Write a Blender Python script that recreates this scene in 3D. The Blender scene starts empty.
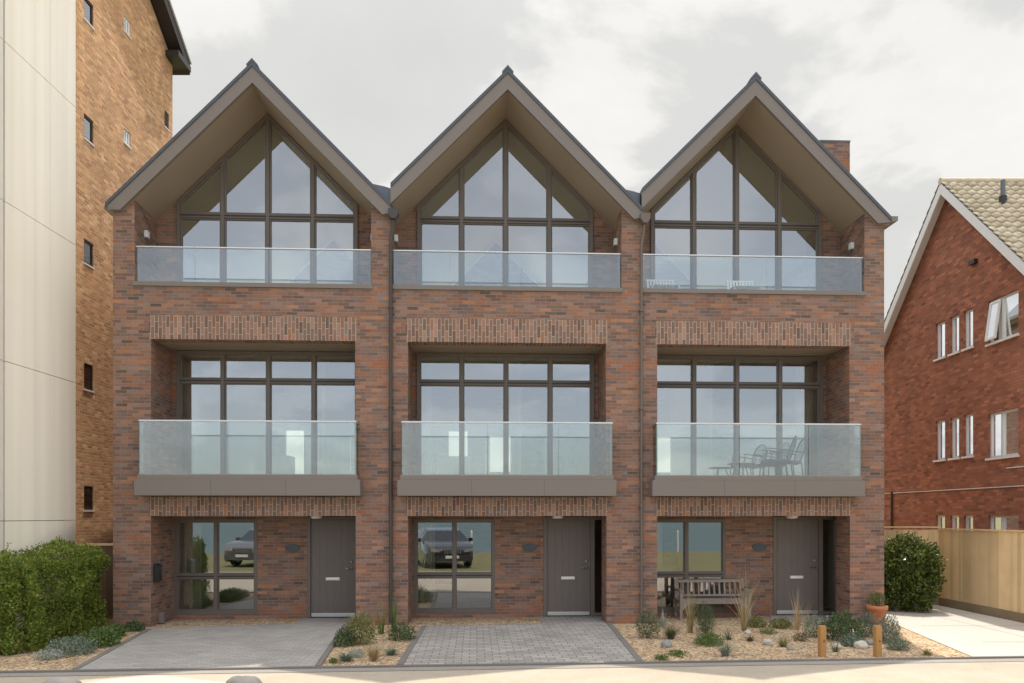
import bpy, bmesh, math, random
from mathutils import Vector, Matrix, noise as mnoise
rnd = random.Random(11)
R = math.radians
scn = bpy.context.scene
COL = scn.collection

# ------------------------------------------------------------ camera
F, H, CX, CY = 780.0, 2.21, 512.0, 516.0          # focal (px), eye height (m), principal point
cam_d = bpy.data.cameras.new('camera'); cam = bpy.data.objects.new('camera', cam_d); COL.objects.link(cam)
cam_d.sensor_width = 36; cam_d.lens = F/1024*36
cam_d.shift_y = (CY-341.5)/1024; cam_d.clip_start = .05; cam_d.clip_end = 12000
cam.location = (0, 0, H); cam.rotation_euler = (R(90), 0, 0)
scn.camera = cam

# ------------------------------------------------------------ sky, sun, exposure
SUN_EL, SUN_AZ = 63.5, 16.5                        # azimuth from +Y (behind the houses) towards +X
w = bpy.data.worlds.new('World'); scn.world = w; w.use_nodes = True
nt = w.node_tree; nt.nodes.clear()
def wn(t, **k):
    n = nt.nodes.new(t)
    for a, b in k.items(): setattr(n, a, b)
    return n
sky = wn('ShaderNodeTexSky', sky_type='NISHITA'); sky.sun_disc = False
sky.sun_elevation = R(SUN_EL); sky.sun_rotation = R(SUN_AZ); sky.air_density = 1.0; sky.dust_density = 2.0
bg = wn('ShaderNodeBackground'); bg.inputs['Strength'].default_value = 0.1
out = wn('ShaderNodeOutputWorld'); nt.links.new(bg.outputs[0], out.inputs[0])
tc = wn('ShaderNodeTexCoord'); sx = wn('ShaderNodeSeparateXYZ'); nt.links.new(tc.outputs['Generated'], sx.inputs[0])
def wm(op, a, b=None, c=None):
    n = wn('ShaderNodeMath', operation=op)
    for i, x in enumerate((a, b, c)):
        if x is None: continue
        if isinstance(x, (int, float)): n.inputs[i].default_value = x
        else: nt.links.new(x, n.inputs[i])
    return n.outputs[0]
zz = wm('ADD', wm('MAXIMUM', sx.outputs[2], 0.0), .32)
px_ = wm('DIVIDE', sx.outputs[0], zz); py_ = wm('DIVIDE', sx.outputs[1], zz)
cv = wn('ShaderNodeCombineXYZ'); nt.links.new(px_, cv.inputs[0]); nt.links.new(py_, cv.inputs[1])
n1 = wn('ShaderNodeTexNoise'); n1.inputs['Scale'].default_value = 2.3; n1.inputs['Detail'].default_value = 7; n1.inputs['Roughness'].default_value = .55
n1.inputs['Distortion'].default_value = .25
mp = wn('ShaderNodeMapping'); mp.inputs['Location'].default_value = (3.3, 1.35, 0); nt.links.new(cv.outputs[0], mp.inputs[0]); nt.links.new(mp.outputs[0], n1.inputs['Vector'])
r1 = wn('ShaderNodeValToRGB'); nt.links.new(n1.outputs[0], r1.inputs[0])
r1.color_ramp.elements[0].position = .36; r1.color_ramp.elements[0].color = (6.75, 6.75, 6.65, 1)
e = r1.color_ramp.elements.new(.485); e.color = (7.1, 7.08, 6.95, 1)
e = r1.color_ramp.elements.new(.535); e.color = (8.6, 8.5, 8.2, 1)
r1.color_ramp.elements[-1].position = .68; r1.color_ramp.elements[-1].color = (9.4, 9.3, 9.0, 1)
# full thin cloud on the houses' side, thinner and bluer over the sea
cov = wn('ShaderNodeMapRange', interpolation_type='SMOOTHSTEP'); nt.links.new(sx.outputs[1], cov.inputs[0])
cov.inputs['From Min'].default_value = -.55; cov.inputs['From Max'].default_value = .25
cov.inputs['To Min'].default_value = .47; cov.inputs['To Max'].default_value = 1.0
mx = wn('ShaderNodeMixRGB'); nt.links.new(cov.outputs[0], mx.inputs[0]); nt.links.new(sky.outputs[0], mx.inputs[1]); nt.links.new(r1.outputs[0], mx.inputs[2])
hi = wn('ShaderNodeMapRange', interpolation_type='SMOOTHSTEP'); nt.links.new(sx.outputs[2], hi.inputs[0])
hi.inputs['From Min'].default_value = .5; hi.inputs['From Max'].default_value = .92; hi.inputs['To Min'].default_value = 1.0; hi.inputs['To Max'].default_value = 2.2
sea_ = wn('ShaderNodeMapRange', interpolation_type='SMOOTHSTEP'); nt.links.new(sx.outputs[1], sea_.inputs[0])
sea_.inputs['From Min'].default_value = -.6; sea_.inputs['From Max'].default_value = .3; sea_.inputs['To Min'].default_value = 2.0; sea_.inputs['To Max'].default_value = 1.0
gain = wm('MULTIPLY', hi.outputs[0], sea_.outputs[0])  # extra sky brightness overhead and seaward, added to fill the shaded fronts
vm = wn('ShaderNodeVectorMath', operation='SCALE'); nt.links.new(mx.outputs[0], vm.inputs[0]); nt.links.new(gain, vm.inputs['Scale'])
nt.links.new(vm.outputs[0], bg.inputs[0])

sd = bpy.data.lights.new('sun', 'SUN'); sd.energy = 4.2; sd.angle = R(.6); sd.color = (1, .94, .85)
so = bpy.data.objects.new('sun', sd); COL.objects.link(so); so.location = (10, 30, 40)
el, az = R(SUN_EL), R(SUN_AZ)
sdir = Vector((math.sin(az)*math.cos(el), math.cos(az)*math.cos(el), math.sin(el)))
so.rotation_euler = sdir.to_track_quat('Z', 'Y').to_euler()
vs = scn.view_settings; vs.view_transform = 'Standard'; vs.look = 'None'; vs.gamma = 1; vs.exposure = 0.07; vs.use_curve_mapping = False
scn.render.engine = 'CYCLES'; scn.cycles.max_bounces = 10; scn.cycles.transparent_max_bounces = 16; scn.cycles.glossy_bounces = 6

# ------------------------------------------------------------ geometry helpers
TH = R(2.7); D0 = 15.9
def W(u, wd, z=0):                                   # terrace plan (along, into, up) -> world
    return Vector((u*math.cos(TH)-wd*math.sin(TH), D0+u*math.sin(TH)+wd*math.cos(TH), z))
def gp(px, py):                                      # a place on the ground seen at that point of the photograph
    Y = H*F/(py-CY); return Vector(((px-CX)/F*Y, Y, 0))

class MB:
    """collects boxes, prisms, tubes; one mesh object out"""
    def __init__(s): s.v = []; s.f = []; s.m = []; s.sm = []; s.uv = []
    def face(s, pts, m=0, uv=None, smooth=False):
        b = len(s.v); s.v += [tuple(p) for p in pts]; s.f.append(tuple(range(b, b+len(pts)))); s.m.append(m); s.sm.append(smooth); s.uv.append(uv)
    def mesh(s, vs, fs, m=0, smooth=False):
        b = len(s.v); s.v += [tuple(p) for p in vs]
        for f in fs: s.f.append(tuple(b+i for i in f)); s.m.append(m); s.sm.append(smooth); s.uv.append(None)
    def box(s, x0, x1, y0, y1, z0, z1, m=0, mat=None):
        P = [(x, y, z) for z in (z0, z1) for y in (y0, y1) for x in (x0, x1)]
        if mat is not None: P = [mat @ Vector(p) for p in P]
        s.mesh(P, [(0,1,5,4), (1,3,7,5), (3,2,6,7), (2,0,4,6), (4,5,7,6), (2,3,1,0)], m)
    def prism(s, poly, a0, a1, axis='y', m=0):       # poly in the plane across axis, extruded a0..a1
        n = len(poly)
        def P(q, a): return (q[0], a, q[1]) if axis == 'y' else (a, q[0], q[1]) if axis == 'x' else (q[0], q[1], a)
        vs = [P(q, a0) for q in poly] + [P(q, a1) for q in poly]
        ar = sum(poly[i][0]*poly[(i+1) % n][1]-poly[(i+1) % n][0]*poly[i][1] for i in range(n))
        fl = (ar > 0) == (axis != 'y')
        c0 = tuple(range(n)); c1 = tuple(range(n, 2*n)); sides = [(i, (i+1) % n, n+(i+1) % n, n+i) for i in range(n)]
        if fl: fs = [c0[::-1], c1]+sides
        else: fs = [c0, c1[::-1]]+[q[::-1] for q in sides]
        s.mesh(vs, fs, m)
    def tube(s, pts, r, n=8, m=0, smooth=True, cap=True):
        pts = [Vector(p) for p in pts]; rs = r if isinstance(r, (list, tuple)) else [r]*len(pts)
        vs = []; fs = []
        up = None
        for i, p in enumerate(pts):
            d = (pts[min(i+1, len(pts)-1)]-pts[max(i-1, 0)]).normalized()
            if up is None:
                up = Vector((0, 0, 1)) if abs(d.z) < .9 else Vector((1, 0, 0))
            a = d.cross(up).normalized(); b = a.cross(d).normalized(); up = b
            for k in range(n):
                t = 2*math.pi*k/n; vs.append(p+(a*math.cos(t)+b*math.sin(t))*rs[i])
        for i in range(len(pts)-1):
            for k in range(n): fs.append((i*n+k, i*n+(k+1) % n, (i+1)*n+(k+1) % n, (i+1)*n+k))
        s.mesh(vs, fs, m, smooth)
        if cap:
            s.mesh(vs[:n], [tuple(range(n))[::-1]], m); s.mesh(vs[-n:], [tuple(range(n))], m)
    def lathe(s, prof, n=20, c=(0, 0, 0), m=0, smooth=True, axis='z'):
        vs = []; fs = []
        for r, z in prof:
            for k in range(n):
                t = 2*math.pi*k/n
                q = (r*math.cos(t), r*math.sin(t), z)
                if axis == 'y': q = (q[0], q[2], q[1])
                if axis == 'x': q = (q[2], q[0], q[1])
                vs.append((c[0]+q[0], c[1]+q[1], c[2]+q[2]))
        for i in range(len(prof)-1):
            for k in range(n): fs.append((i*n+k, i*n+(k+1) % n, (i+1)*n+(k+1) % n, (i+1)*n+k))
        s.mesh(vs, fs, m, smooth)
    def build(s, name, mats, parent=None, bevel=0, fixn=False):
        me = bpy.data.meshes.new(name); me.from_pydata(s.v, [], s.f)
        if not isinstance(mats, (list, tuple)): mats = [mats]
        for m in mats: me.materials.append(m)
        me.polygons.foreach_set('material_index', s.m); me.polygons.foreach_set('use_smooth', s.sm)
        uvl = me.uv_layers.new(name='UVMap'); V = s.v; buf = [0.0]*(2*len(me.loops)); li = 0
        for fi, f in enumerate(s.f):
            if s.uv[fi]:
                for q in s.uv[fi]: buf[2*li], buf[2*li+1] = q; li += 1
                continue
            a = Vector(V[f[0]]); nrm = Vector((0, 0, 0))
            for i in range(1, len(f)-1): nrm += (Vector(V[f[i]])-a).cross(Vector(V[f[i+1]])-a)
            ax = max(range(3), key=lambda i: abs(nrm[i]))
            for i in f:
                p = V[i]
                buf[2*li], buf[2*li+1] = ((p[1]+.11, p[2]), (p[0], p[2]), (p[0], p[1]))[ax]; li += 1
        uvl.data.foreach_set('uv', buf)
        if fixn:
            bm = bmesh.new(); bm.from_mesh(me); bmesh.ops.remove_doubles(bm, verts=bm.verts, dist=1e-5); bmesh.ops.recalc_face_normals(bm, faces=bm.faces); bm.to_mesh(me); bm.free()
        me.update()
        o = bpy.data.objects.new(name, me); COL.objects.link(o)
        if parent: o.parent = parent
        if bevel:
            b = o.modifiers.new('bevel', 'BEVEL'); b.width = bevel; b.segments = 2; b.limit_method = 'ANGLE'
        return o
def tag(o, label, cat, group=None, kind=None):
    if label: o['label'] = label
    if cat: o['category'] = cat
    if group: o['group'] = group
    if kind: o['kind'] = kind
    return o
def thing(name, loc, label, cat, rz=0, group=None):
    o = bpy.data.objects.new(name, None); COL.objects.link(o); o.location = loc; o.rotation_euler = (0, 0, rz); o.empty_display_size = .2
    return tag(o, label, cat, group)
def struct(o): o['kind'] = 'structure'; return o

# ------------------------------------------------------------ materials
class NT:
    def __init__(s, name):
        s.mat = bpy.data.materials.new(name); s.mat.use_nodes = True; s.t = s.mat.node_tree; s.b = s.t.nodes['Principled BSDF']; s.o = s.t.nodes['Material Output']
    def n(s, t, ins=None, **k):
        nd = s.t.nodes.new(t)
        for a, b in k.items(): setattr(nd, a, b)
        for a, b in (ins or {}).items(): s.set(nd.inputs[a], b)
        return nd
    def set(s, sock, v):
        if isinstance(v, bpy.types.NodeSocket): s.t.links.new(v, sock)
        elif isinstance(v, tuple) and len(v) == 3 and sock.type == 'RGBA': sock.default_value = (*v, 1)
        else: sock.default_value = v
    def m(s, op, a, b=None, c=None):
        nd = s.n('ShaderNodeMath', operation=op)
        for i, x in enumerate((a, b, c)):
            if x is not None: s.set(nd.inputs[i], x)
        return nd.outputs[0]
    def mix(s, f, a, b, mode='MIX'):
        nd = s.n('ShaderNodeMixRGB', blend_type=mode); s.set(nd.inputs[0], f); s.set(nd.inputs[1], a); s.set(nd.inputs[2], b); return nd.outputs[0]
    def ramp(s, f, stops, interp='LINEAR'):
        nd = s.n('ShaderNodeValToRGB'); s.set(nd.inputs[0], f); cr = nd.color_ramp; cr.interpolation = interp
        cr.elements[0].position, cr.elements[0].color = stops[0][0], (*stops[0][1], 1)
        cr.elements[1].position, cr.elements[1].color = stops[-1][0], (*stops[-1][1], 1)
        for p, c in stops[1:-1]: e = cr.elements.new(p); e.color = (*c, 1)
        return nd.outputs[0]
    def noise(s, vec, scale, detail=4, rough=.55):
        nd = s.n('ShaderNodeTexNoise', {'Scale': scale, 'Detail': detail, 'Roughness': rough}); s.set(nd.inputs['Vector'], vec); return nd.outputs[0]
    def bump(s, h, strength=.3, dist=.01):
        nd = s.n('ShaderNodeBump', {'Strength': strength, 'Distance': dist, 'Height': h}); s.set(s.b.inputs['Normal'], nd.outputs[0])
    def fin(s, col=None, rough=None, metal=None, spec=None):
        if col is not None: s.set(s.b.inputs['Base Color'], col)
        if rough is not None: s.set(s.b.inputs['Roughness'], rough)
        if metal is not None: s.set(s.b.inputs['Metallic'], metal)
        if spec is not None: s.set(s.b.inputs['Specular IOR Level'], spec)
        return s.mat
    def uv(s): return s.n('ShaderNodeTexCoord').outputs['UV']
    def obj(s): return s.n('ShaderNodeTexCoord').outputs['Object']

def brick_mat(name, pal, mortar, bw=.225, bh=.075, mj=.010, swap=False, patch=(.28, .08, .035), patch_amt=.5, dirt=.25, stretch=1):
    N = NT(name); sp = N.n('ShaderNodeSeparateXYZ', {0: N.uv()})
    U, V = (sp.outputs[1], sp.outputs[0]) if swap else (sp.outputs[0], sp.outputs[1])
    row = N.m('FLOOR', N.m('DIVIDE', V, bh)); fv = N.m('FRACT', N.m('DIVIDE', V, bh))
    wn1 = N.n('ShaderNodeTexWhiteNoise', noise_dimensions='1D'); N.set(wn1.inputs['W'], N.m('ADD', row, 7.3))
    off = N.m('ADD', N.m('MULTIPLY', N.m('FLOORED_MODULO', row, 2.0), .5), N.m('MULTIPLY', wn1.outputs[0], .16))
    uu = N.m('ADD', N.m('DIVIDE', U, bw), off); colm = N.m('FLOOR', uu); fu = N.m('FRACT', uu)
    cmb = N.n('ShaderNodeCombineXYZ', {0: colm, 1: row}).outputs[0]
    wn2 = N.n('ShaderNodeTexWhiteNoise', noise_dimensions='2D'); N.set(wn2.inputs['Vector'], cmb)
    c = N.ramp(wn2.outputs['Value'], pal, 'CONSTANT')
    wn3 = N.n('ShaderNodeTexWhiteNoise', noise_dimensions='3D'); N.set(wn3.inputs['Vector'], N.n('ShaderNodeVectorMath', {0: cmb, 1: (3.1, 9.7, 1.3)}, operation='ADD').outputs[0])
    v = N.m('ADD', N.m('MULTIPLY', wn3.outputs['Value'], .44), .78)
    c = N.mix(1.0, c, N.n('ShaderNodeCombineXYZ', {0: v, 1: v, 2: v}).outputs[0], 'MULTIPLY')
    ob = N.obj()
    big = N.noise(N.n('ShaderNodeMapping', {0: ob, 'Scale': (.8, .8, 3.2)}).outputs[0], .75, 4); pf = N.n('ShaderNodeMapRange', {0: big, 1: .52, 2: .68}).outputs[0]
    # runs of redder bricks from other batches
    sel = N.m('LESS_THAN', wn3.outputs['Value'], .6)
    c = N.mix(N.m('MULTIPLY', N.m('MULTIPLY', pf, sel), patch_amt), c, patch)
    fine = N.noise(ob, 42, 5, .7)
    c = N.mix(.55, c, N.ramp(fine, [(.25, (.3, .29, .29)), (.75, (1.6, 1.55, 1.5))]), 'MULTIPLY')
    mu = N.m('LESS_THAN', N.m('MINIMUM', fu, N.m('SUBTRACT', 1.0, fu)), mj/2/bw)
    mv = N.m('LESS_THAN', N.m('MINIMUM', fv, N.m('SUBTRACT', 1.0, fv)), mj/2/bh)
    mm = N.m('MAXIMUM', mu, mv)
    mort = N.mix(N.noise(ob, 9, 4), tuple(x*.75 for x in mortar), tuple(x*1.2 for x in mortar))
    c = N.mix(mm, c, mort)
    st = N.noise(N.n('ShaderNodeMapping', {0: ob, 'Scale': (1.3, 1.3, .35)}).outputs[0], 1.1, 5, .65)
    c = N.mix(dirt, c, N.ramp(st, [(.3, (.55, .53, .52)), (.7, (1.35, 1.33, 1.3))]), 'MULTIPLY')
    hgt = N.m('ADD', N.m('MULTIPLY', N.m('SUBTRACT', 1.0, mm), .8), N.m('ADD', N.m('MULTIPLY', fine, .35), N.m('MULTIPLY', wn3.outputs['Value'], .35)))
    N.bump(hgt, .55, .008)
    return N.fin(c, .9, spec=.25)

PAL = [(0, (.165, .118, .100)), (.10, (.250, .148, .112)), (.32, (.295, .165, .116)), (.50, (.225, .140, .112)), (.64, (.325, .172, .108)), (.76, (.255, .172, .138)), (.86, (.20, .142, .120)), (.94, (.375, .178, .098))]
BRICK = brick_mat('facing_brick', PAL, (.285, .225, .185), bh=.0665, patch=(.40, .145, .068), patch_amt=.7, mj=.0095)
SOLDIER = brick_mat('soldier_brick', [(0, (.21, .135, .105)), (.2, (.30, .175, .122)), (.45, (.26, .15, .108)), (.65, (.33, .195, .135)), (.85, (.235, .16, .13)), (.95, (.36, .175, .095))], (.43, .36, .30), bw=.245, swap=True, patch_amt=.15, mj=.013)
BRICK_TOWER = brick_mat('buff_orange_brick', [(0, (.52, .27, .13)), (.2, (.62, .345, .17)), (.4, (.58, .31, .15)), (.6, (.65, .385, .20)), (.8, (.49, .265, .135)), (.93, (.69, .43, .245))], (.66, .455, .27), bw=.2, bh=.066, patch=(.66, .38, .18), patch_amt=.3, mj=.012)
BRICK_RED = brick_mat('red_brick', [(0, (.34, .13, .078)), (.25, (.41, .158, .09)), (.5, (.375, .142, .082)), (.75, (.45, .18, .105)), (.9, (.28, .112, .072))], (.25, .15, .11), patch=(.49, .215, .12), patch_amt=.4, mj=.011)

def plain(name, col, rough=.5, metal=0, var=.12, scale=6, spec=.5, bump=0):
    N = NT(name); ob = N.obj(); nz = N.noise(ob, scale, 5, .6)
    c = N.mix(nz, tuple(x*(1-var) for x in col), tuple(min(1, x*(1+var)) for x in col))
    if bump: N.bump(N.noise(ob, scale*12, 4, .7), bump, .004)
    N.set(N.b.inputs['Roughness'], N.m('ADD', N.m('MULTIPLY', nz, .15), rough-.07))
    return N.fin(c, None, metal, spec)
M = {}
M['taupe'] = plain('taupe_coated_metal', (.205, .172, .146), .5, 0, .06, 3)
M['soffit'] = plain('taupe_soffit_board', (.345, .275, .21), .6, 0, .06, 2)
M['frame'] = plain('bronze_window_frame', (.150, .120, .098), .45, 0, .08, 4)
M['pipe'] = plain('dark_brown_pipe', (.06, .05, .043), .45)
M['framedark'] = plain('dark_gasket', (.03, .026, .024), .5)
M['slate'] = plain('blue_grey_slate', (.075, .085, .10), .5, 0, .3, 9, bump=.3)
M['lead'] = plain('lead_flashing', (.13, .145, .165), .45, .3, .15, 5)
M['steel'] = plain('brushed_steel', (.62, .62, .60), .3, .9, .08, 20)
M['white'] = plain('white_plastic', (.78, .77, .74), .4, 0, .04, 5)
M['offwhite'] = plain('painted_render_white', (.76, .73, .68), .6, 0, .05, 2)
M['black'] = plain('black_paint', (.018, .018, .019), .4)
M['plaster'] = plain('interior_plaster', (.80, .79, .74), .8, 0, .04, 1)
M['intfloor'] = plain('pale_oak_floor', (.66, .56, .43), .5, 0, .2, 3)
M['curtain'] = plain('linen_curtain', (.55, .52, .46), .9, 0, .1, 8)
M['slateplaque'] = plain('slate_plaque', (.06, .075, .08), .5, 0, .2, 30)

def door_mat():
    N = NT('grooved_door'); sp = N.n('ShaderNodeSeparateXYZ', {0: N.obj()})
    gr = N.m('FRACT', N.m('DIVIDE', sp.outputs[0], .155)); g = N.m('LESS_THAN', gr, .06)
    grain = N.noise(N.n('ShaderNodeMapping', {0: N.obj(), 'Scale': (30, 30, 1.2)}).outputs[0], 3, 5)
    c = N.mix(grain, (.125, .098, .084), (.19, .158, .138)); N.bump(N.m('SUBTRACT', 1.0, g), .9, .006)
    return N.fin(c, .5)
M['door'] = door_mat()

def wood(name, a, b, sc=(3, 3, 40), rough=.75, board=None, axis=0):
    N = NT(name); ob = N.obj()
    g = N.noise(N.n('ShaderNodeMapping', {0: ob, 'Scale': sc}).outputs[0], 2.2, 6, .65)
    c = N.mix(g, a, b)
    rn = N.n('ShaderNodeNewGeometry').outputs['Random Per Island']
    c = N.mix(.45, c, N.ramp(rn, [(0, (.62, .60, .58)), (1, (1.3, 1.28, 1.22))]), 'MULTIPLY')
    c = N.mix(.3, c, N.ramp(N.noise(ob, 1.3, 5), [(.3, (.6, .57, .52)), (.7, (1.3, 1.3, 1.3))]), 'MULTIPLY')
    N.bump(g, .3, .004)
    return N.fin(c, rough, spec=.25)
M['fence'] = wood('fence_timber', (.74, .52, .27), (.86, .65, .385), (14, 14, .8))
M['fencebase'] = wood('gravel_board_timber', (.25, .19, .12), (.34, .26, .17), (2, 2, 14))
M['bollard'] = wood('bollard_timber', (.40, .20, .07), (.56, .31, .12), (18, 18, 1.5))
M['bench'] = wood('weathered_teak', (.25, .20, .175), (.40, .335, .29), (6, 6, 6))
M['gate'] = wood('brown_gate', (.16, .10, .06), (.22, .14, .09), (14, 14, 1))

def glass_mat(name, refl, tint, rough=0.0):
    N = NT(name); N.t.nodes.remove(N.b)
    g = N.n('ShaderNodeBsdfGlossy', {'Color': (.93, .96, 1.0), 'Roughness': rough}); t = N.n('ShaderNodeBsdfTransparent', {'Color': tint})
    fr = N.n('ShaderNodeLayerWeight', {'Blend': .35}).outputs['Fresnel']
    f = N.m('MINIMUM', N.m('ADD', N.m('MULTIPLY', fr, .6), refl), .95)
    mx = N.n('ShaderNodeMixShader', {0: f}); N.t.links.new(t.outputs[0], mx.inputs[1]); N.t.links.new(g.outputs[0], mx.inputs[2]); N.t.links.new(mx.outputs[0], N.o.inputs[0])
    return N.mat
M['glass'] = glass_mat('window_glass', .31, (.88, .91, .80))
M['balglass'] = glass_mat('balustrade_glass', .085, (.90, .935, .92))
M['glassedge'] = plain('glass_edge', (.25, .42, .38), .15)

def clad_mat():
    N = NT('cream_cladding'); ob = N.obj()
    c = N.mix(N.noise(ob, .4, 4), (.85, .785, .66), (.91, .855, .745))
    st = N.noise(N.n('ShaderNodeMapping', {0: ob, 'Scale': (2, 2, .06)}).outputs[0], 1.2, 5)
    c = N.mix(.45, c, N.ramp(st, [(.3, (.80, .78, .74)), (.7, (1.1, 1.1, 1.1))]), 'MULTIPLY')
    return N.fin(c, .55)
M['clad'] = clad_mat()

def ground_mat(name, a, b, speck=0, sc=1.2, rough=.9, bump=.3):
    N = NT(name); ob = N.obj()
    c = N.mix(N.noise(ob, sc, 6, .6), a, b)
    c = N.mix(.35, c, N.ramp(N.noise(ob, sc*.22, 5, .6), [(.3, (.72, .7, .68)), (.7, (1.22, 1.22, 1.22))]), 'MULTIPLY')
    f = N.noise(ob, 60, 4, .75)
    c = N.mix(speck, c, N.ramp(f, [(.35, (.5, .5, .5)), (.65, (1.45, 1.42, 1.38))]), 'MULTIPLY'); N.bump(f, bump, .01)
    return N.fin(c, rough, spec=.25)
M['pave'] = ground_mat('pale_pavement', (.385, .325, .25), (.50, .435, .345), .3, 2.6)
M['road'] = ground_mat('pale_road', (.36, .32, .27), (.43, .38, .32), .25)
M['channel'] = ground_mat('kerb_channel', (.27, .245, .215), (.36, .33, .29), .35)
M['kerb'] = ground_mat('concrete_kerb', (.17, .155, .14), (.24, .22, .195), .3)
M['concrete'] = ground_mat('pale_concrete', (.50, .46, .40), (.57, .53, .47), .12)
M['grassland'] = ground_mat('coastal_grass', (.15, .145, .06), (.23, .20, .095), .5, 2.5)
M['beach'] = ground_mat('shingle_beach', (.42, .34, .23), (.52, .43, .31), .4)
def setts_mat(name, a, b, bw, bh, mfac=.75):
    N = NT(name); ob = N.obj()
    br = N.n('ShaderNodeTexBrick', {'Vector': ob, 'Scale': 1.0, 'Mortar Size': .007, 'Brick Width': bw, 'Row Height': bh, 'Color1': (0, 0, 0), 'Color2': (1, 1, 1), 'Mortar': (0, 0, 0), 'Bias': 0.0})
    c = N.mix(br.outputs['Color'], a, b)
    c = N.mix(.4, c, N.ramp(N.noise(ob, 1.1, 6, .65), [(.3, (.62, .6, .58)), (.7, (1.3, 1.28, 1.26))]), 'MULTIPLY')
    c = N.mix(N.m('MULTIPLY', br.outputs['Fac'], mfac), c, (.09, .085, .08)); c = N.mix(.25, c, N.ramp(N.noise(ob, 70, 4, .7), [(.35, (.55, .55, .55)), (.65, (1.4, 1.4, 1.4))]), 'MULTIPLY')
    N.bump(N.m('SUBTRACT', 1.0, br.outputs['Fac']), .6, .006)
    return N.fin(c, .85, spec=.3)
M['setts'] = setts_mat('grey_block_setts', (.315, .29, .262), (.43, .40, .36), .24, .16)
M['setts2'] = setts_mat('grey_paving_blocks', (.35, .325, .295), (.42, .395, .36), .21, .105, .3)
def gravel_mat():
    N = NT('golden_gravel'); ob = N.obj()
    vo = N.n('ShaderNodeTexVoronoi', {'Vector': ob, 'Scale': 32.0, 'Randomness': 1.0}); sp = N.n('ShaderNodeSeparateXYZ', {0: vo.outputs['Color']})
    c = N.ramp(sp.outputs[0], [(0, (.20, .13, .075)), (.12, (.52, .36, .20)), (.35, (.66, .47, .28)), (.55, (.42, .27, .145)), (.7, (.74, .60, .43)), (.82, (.30, .20, .12)), (.92, (.44, .40, .36))], 'CONSTANT')
    c = N.mix(.45, c, N.ramp(N.noise(ob, 1.4, 5), [(.3, (.62, .58, .54)), (.7, (1.3, 1.3, 1.3))]), 'MULTIPLY')
    d = vo.outputs['Distance']; N.bump(N.m('SUBTRACT', 1.0, d), .9, .02)
    return N.fin(c, .9, spec=.2)
M['gravel'] = gravel_mat()
def stone_mat(name, a, b):
    N = NT(name); ob = N.obj(); c = N.mix(N.noise(ob, 5, 7, .65), a, b)
    N.bump(N.noise(ob, 14, 6, .7), .5, .02); return N.fin(c, .85, spec=.25)
M['stone_grey'] = stone_mat('grey_boulder', (.20, .19, .185), (.38, .36, .34))
M['stone_pale'] = stone_mat('pale_boulder', (.44, .38, .31), (.62, .56, .47))
M['stone_dark'] = stone_mat('dark_boulder', (.12, .11, .105), (.27, .25, .235))
def pebble_mat():
    N = NT('pebbles'); rn = N.n('ShaderNodeNewGeometry').outputs['Random Per Island']
    c = N.ramp(rn, [(0, (.30, .19, .10)), (.3, (.56, .39, .21)), (.6, (.66, .5, .32)), (.85, (.60, .54, .46)), (1, (.3, .27, .24))]); return N.fin(c, .85, spec=.2)
M['pebble'] = pebble_mat()
def leaf_mat(name, cols, trans=.25, rough=.5):
    N = NT(name); rn = N.n('ShaderNodeNewGeometry').outputs['Random Per Island']
    k = len(cols)-1; c = N.ramp(rn, [(i/k, q) for i, q in enumerate(cols)])
    c = N.mix(.4, c, N.ramp(N.noise(N.obj(), 2.5, 4), [(.3, (.6, .62, .6)), (.7, (1.35, 1.3, 1.2))]), 'MULTIPLY')
    N.fin(c, rough, spec=.35)
    t = N.n('ShaderNodeBsdfTranslucent', {'Color': c}); mx = N.n('ShaderNodeMixShader', {0: trans})
    N.t.links.new(N.b.outputs[0], mx.inputs[1]); N.t.links.new(t.outputs[0], mx.inputs[2]); N.t.links.new(mx.outputs[0], N.o.inputs[0])
    return N.mat
L = {'hedge': leaf_mat('hedge_leaf', [(.08, .13, .02), (.17, .25, .04), (.28, .35, .06), (.44, .47, .12)], .5),
     'shrub': leaf_mat('evergreen_leaf', [(.03, .06, .014), (.06, .10, .02), (.13, .17, .035), (.26, .28, .07)], .3, .3),
     'green': leaf_mat('green_leaf', [(.08, .14, .03), (.13, .20, .05), (.22, .28, .09)], .3),
     'olive': leaf_mat('olive_leaf', [(.13, .16, .05), (.23, .24, .08), (.36, .34, .15)], .3),
     'blue': leaf_mat('blue_green_leaf', [(.105, .155, .105), (.18, .235, .17), (.32, .37, .28)], .25),
     'silver': leaf_mat('silver_leaf', [(.26, .29, .24), (.40, .43, .37), (.55, .57, .5)], .2),
     'straw': leaf_mat('straw_blade', [(.42, .31, .16), (.60, .46, .26), (.74, .61, .40)], .3),
     'mauve': leaf_mat('mauve_leaf', [(.12, .09, .05), (.18, .14, .07), (.13, .16, .06)], .2),
     'dark': leaf_mat('dark_green_leaf', [(.05, .085, .03), (.09, .14, .055), (.17, .21, .10)], .25),
     'petal': leaf_mat('white_petal', [(.75, .73, .66), (.8, .79, .74)], .3),
     'twig': plain('brown_twig', (.12, .085, .055), .8)}
def carpaint(name, col, rough=.15):
    N = NT(name); c = N.mix(N.noise(N.obj(), .8, 2), tuple(x*.95 for x in col), tuple(x*1.05 for x in col)); N.b.inputs['Coat Weight'].default_value = 1; N.b.inputs['Coat Roughness'].default_value = .05
    return N.fin(c, rough, .3)
def water_mat():
    N = NT('sea_water'); ob = N.obj(); N.bump(N.noise(N.n('ShaderNodeMapping', {0: ob, 'Scale': (.12, .5, 1)}).outputs[0], 1, 6, .6), .35, .5)
    c = N.mix(N.noise(ob, .01, 4), (.055, .095, .09), (.09, .14, .13)); return N.fin(c, .45, spec=.2)
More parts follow.
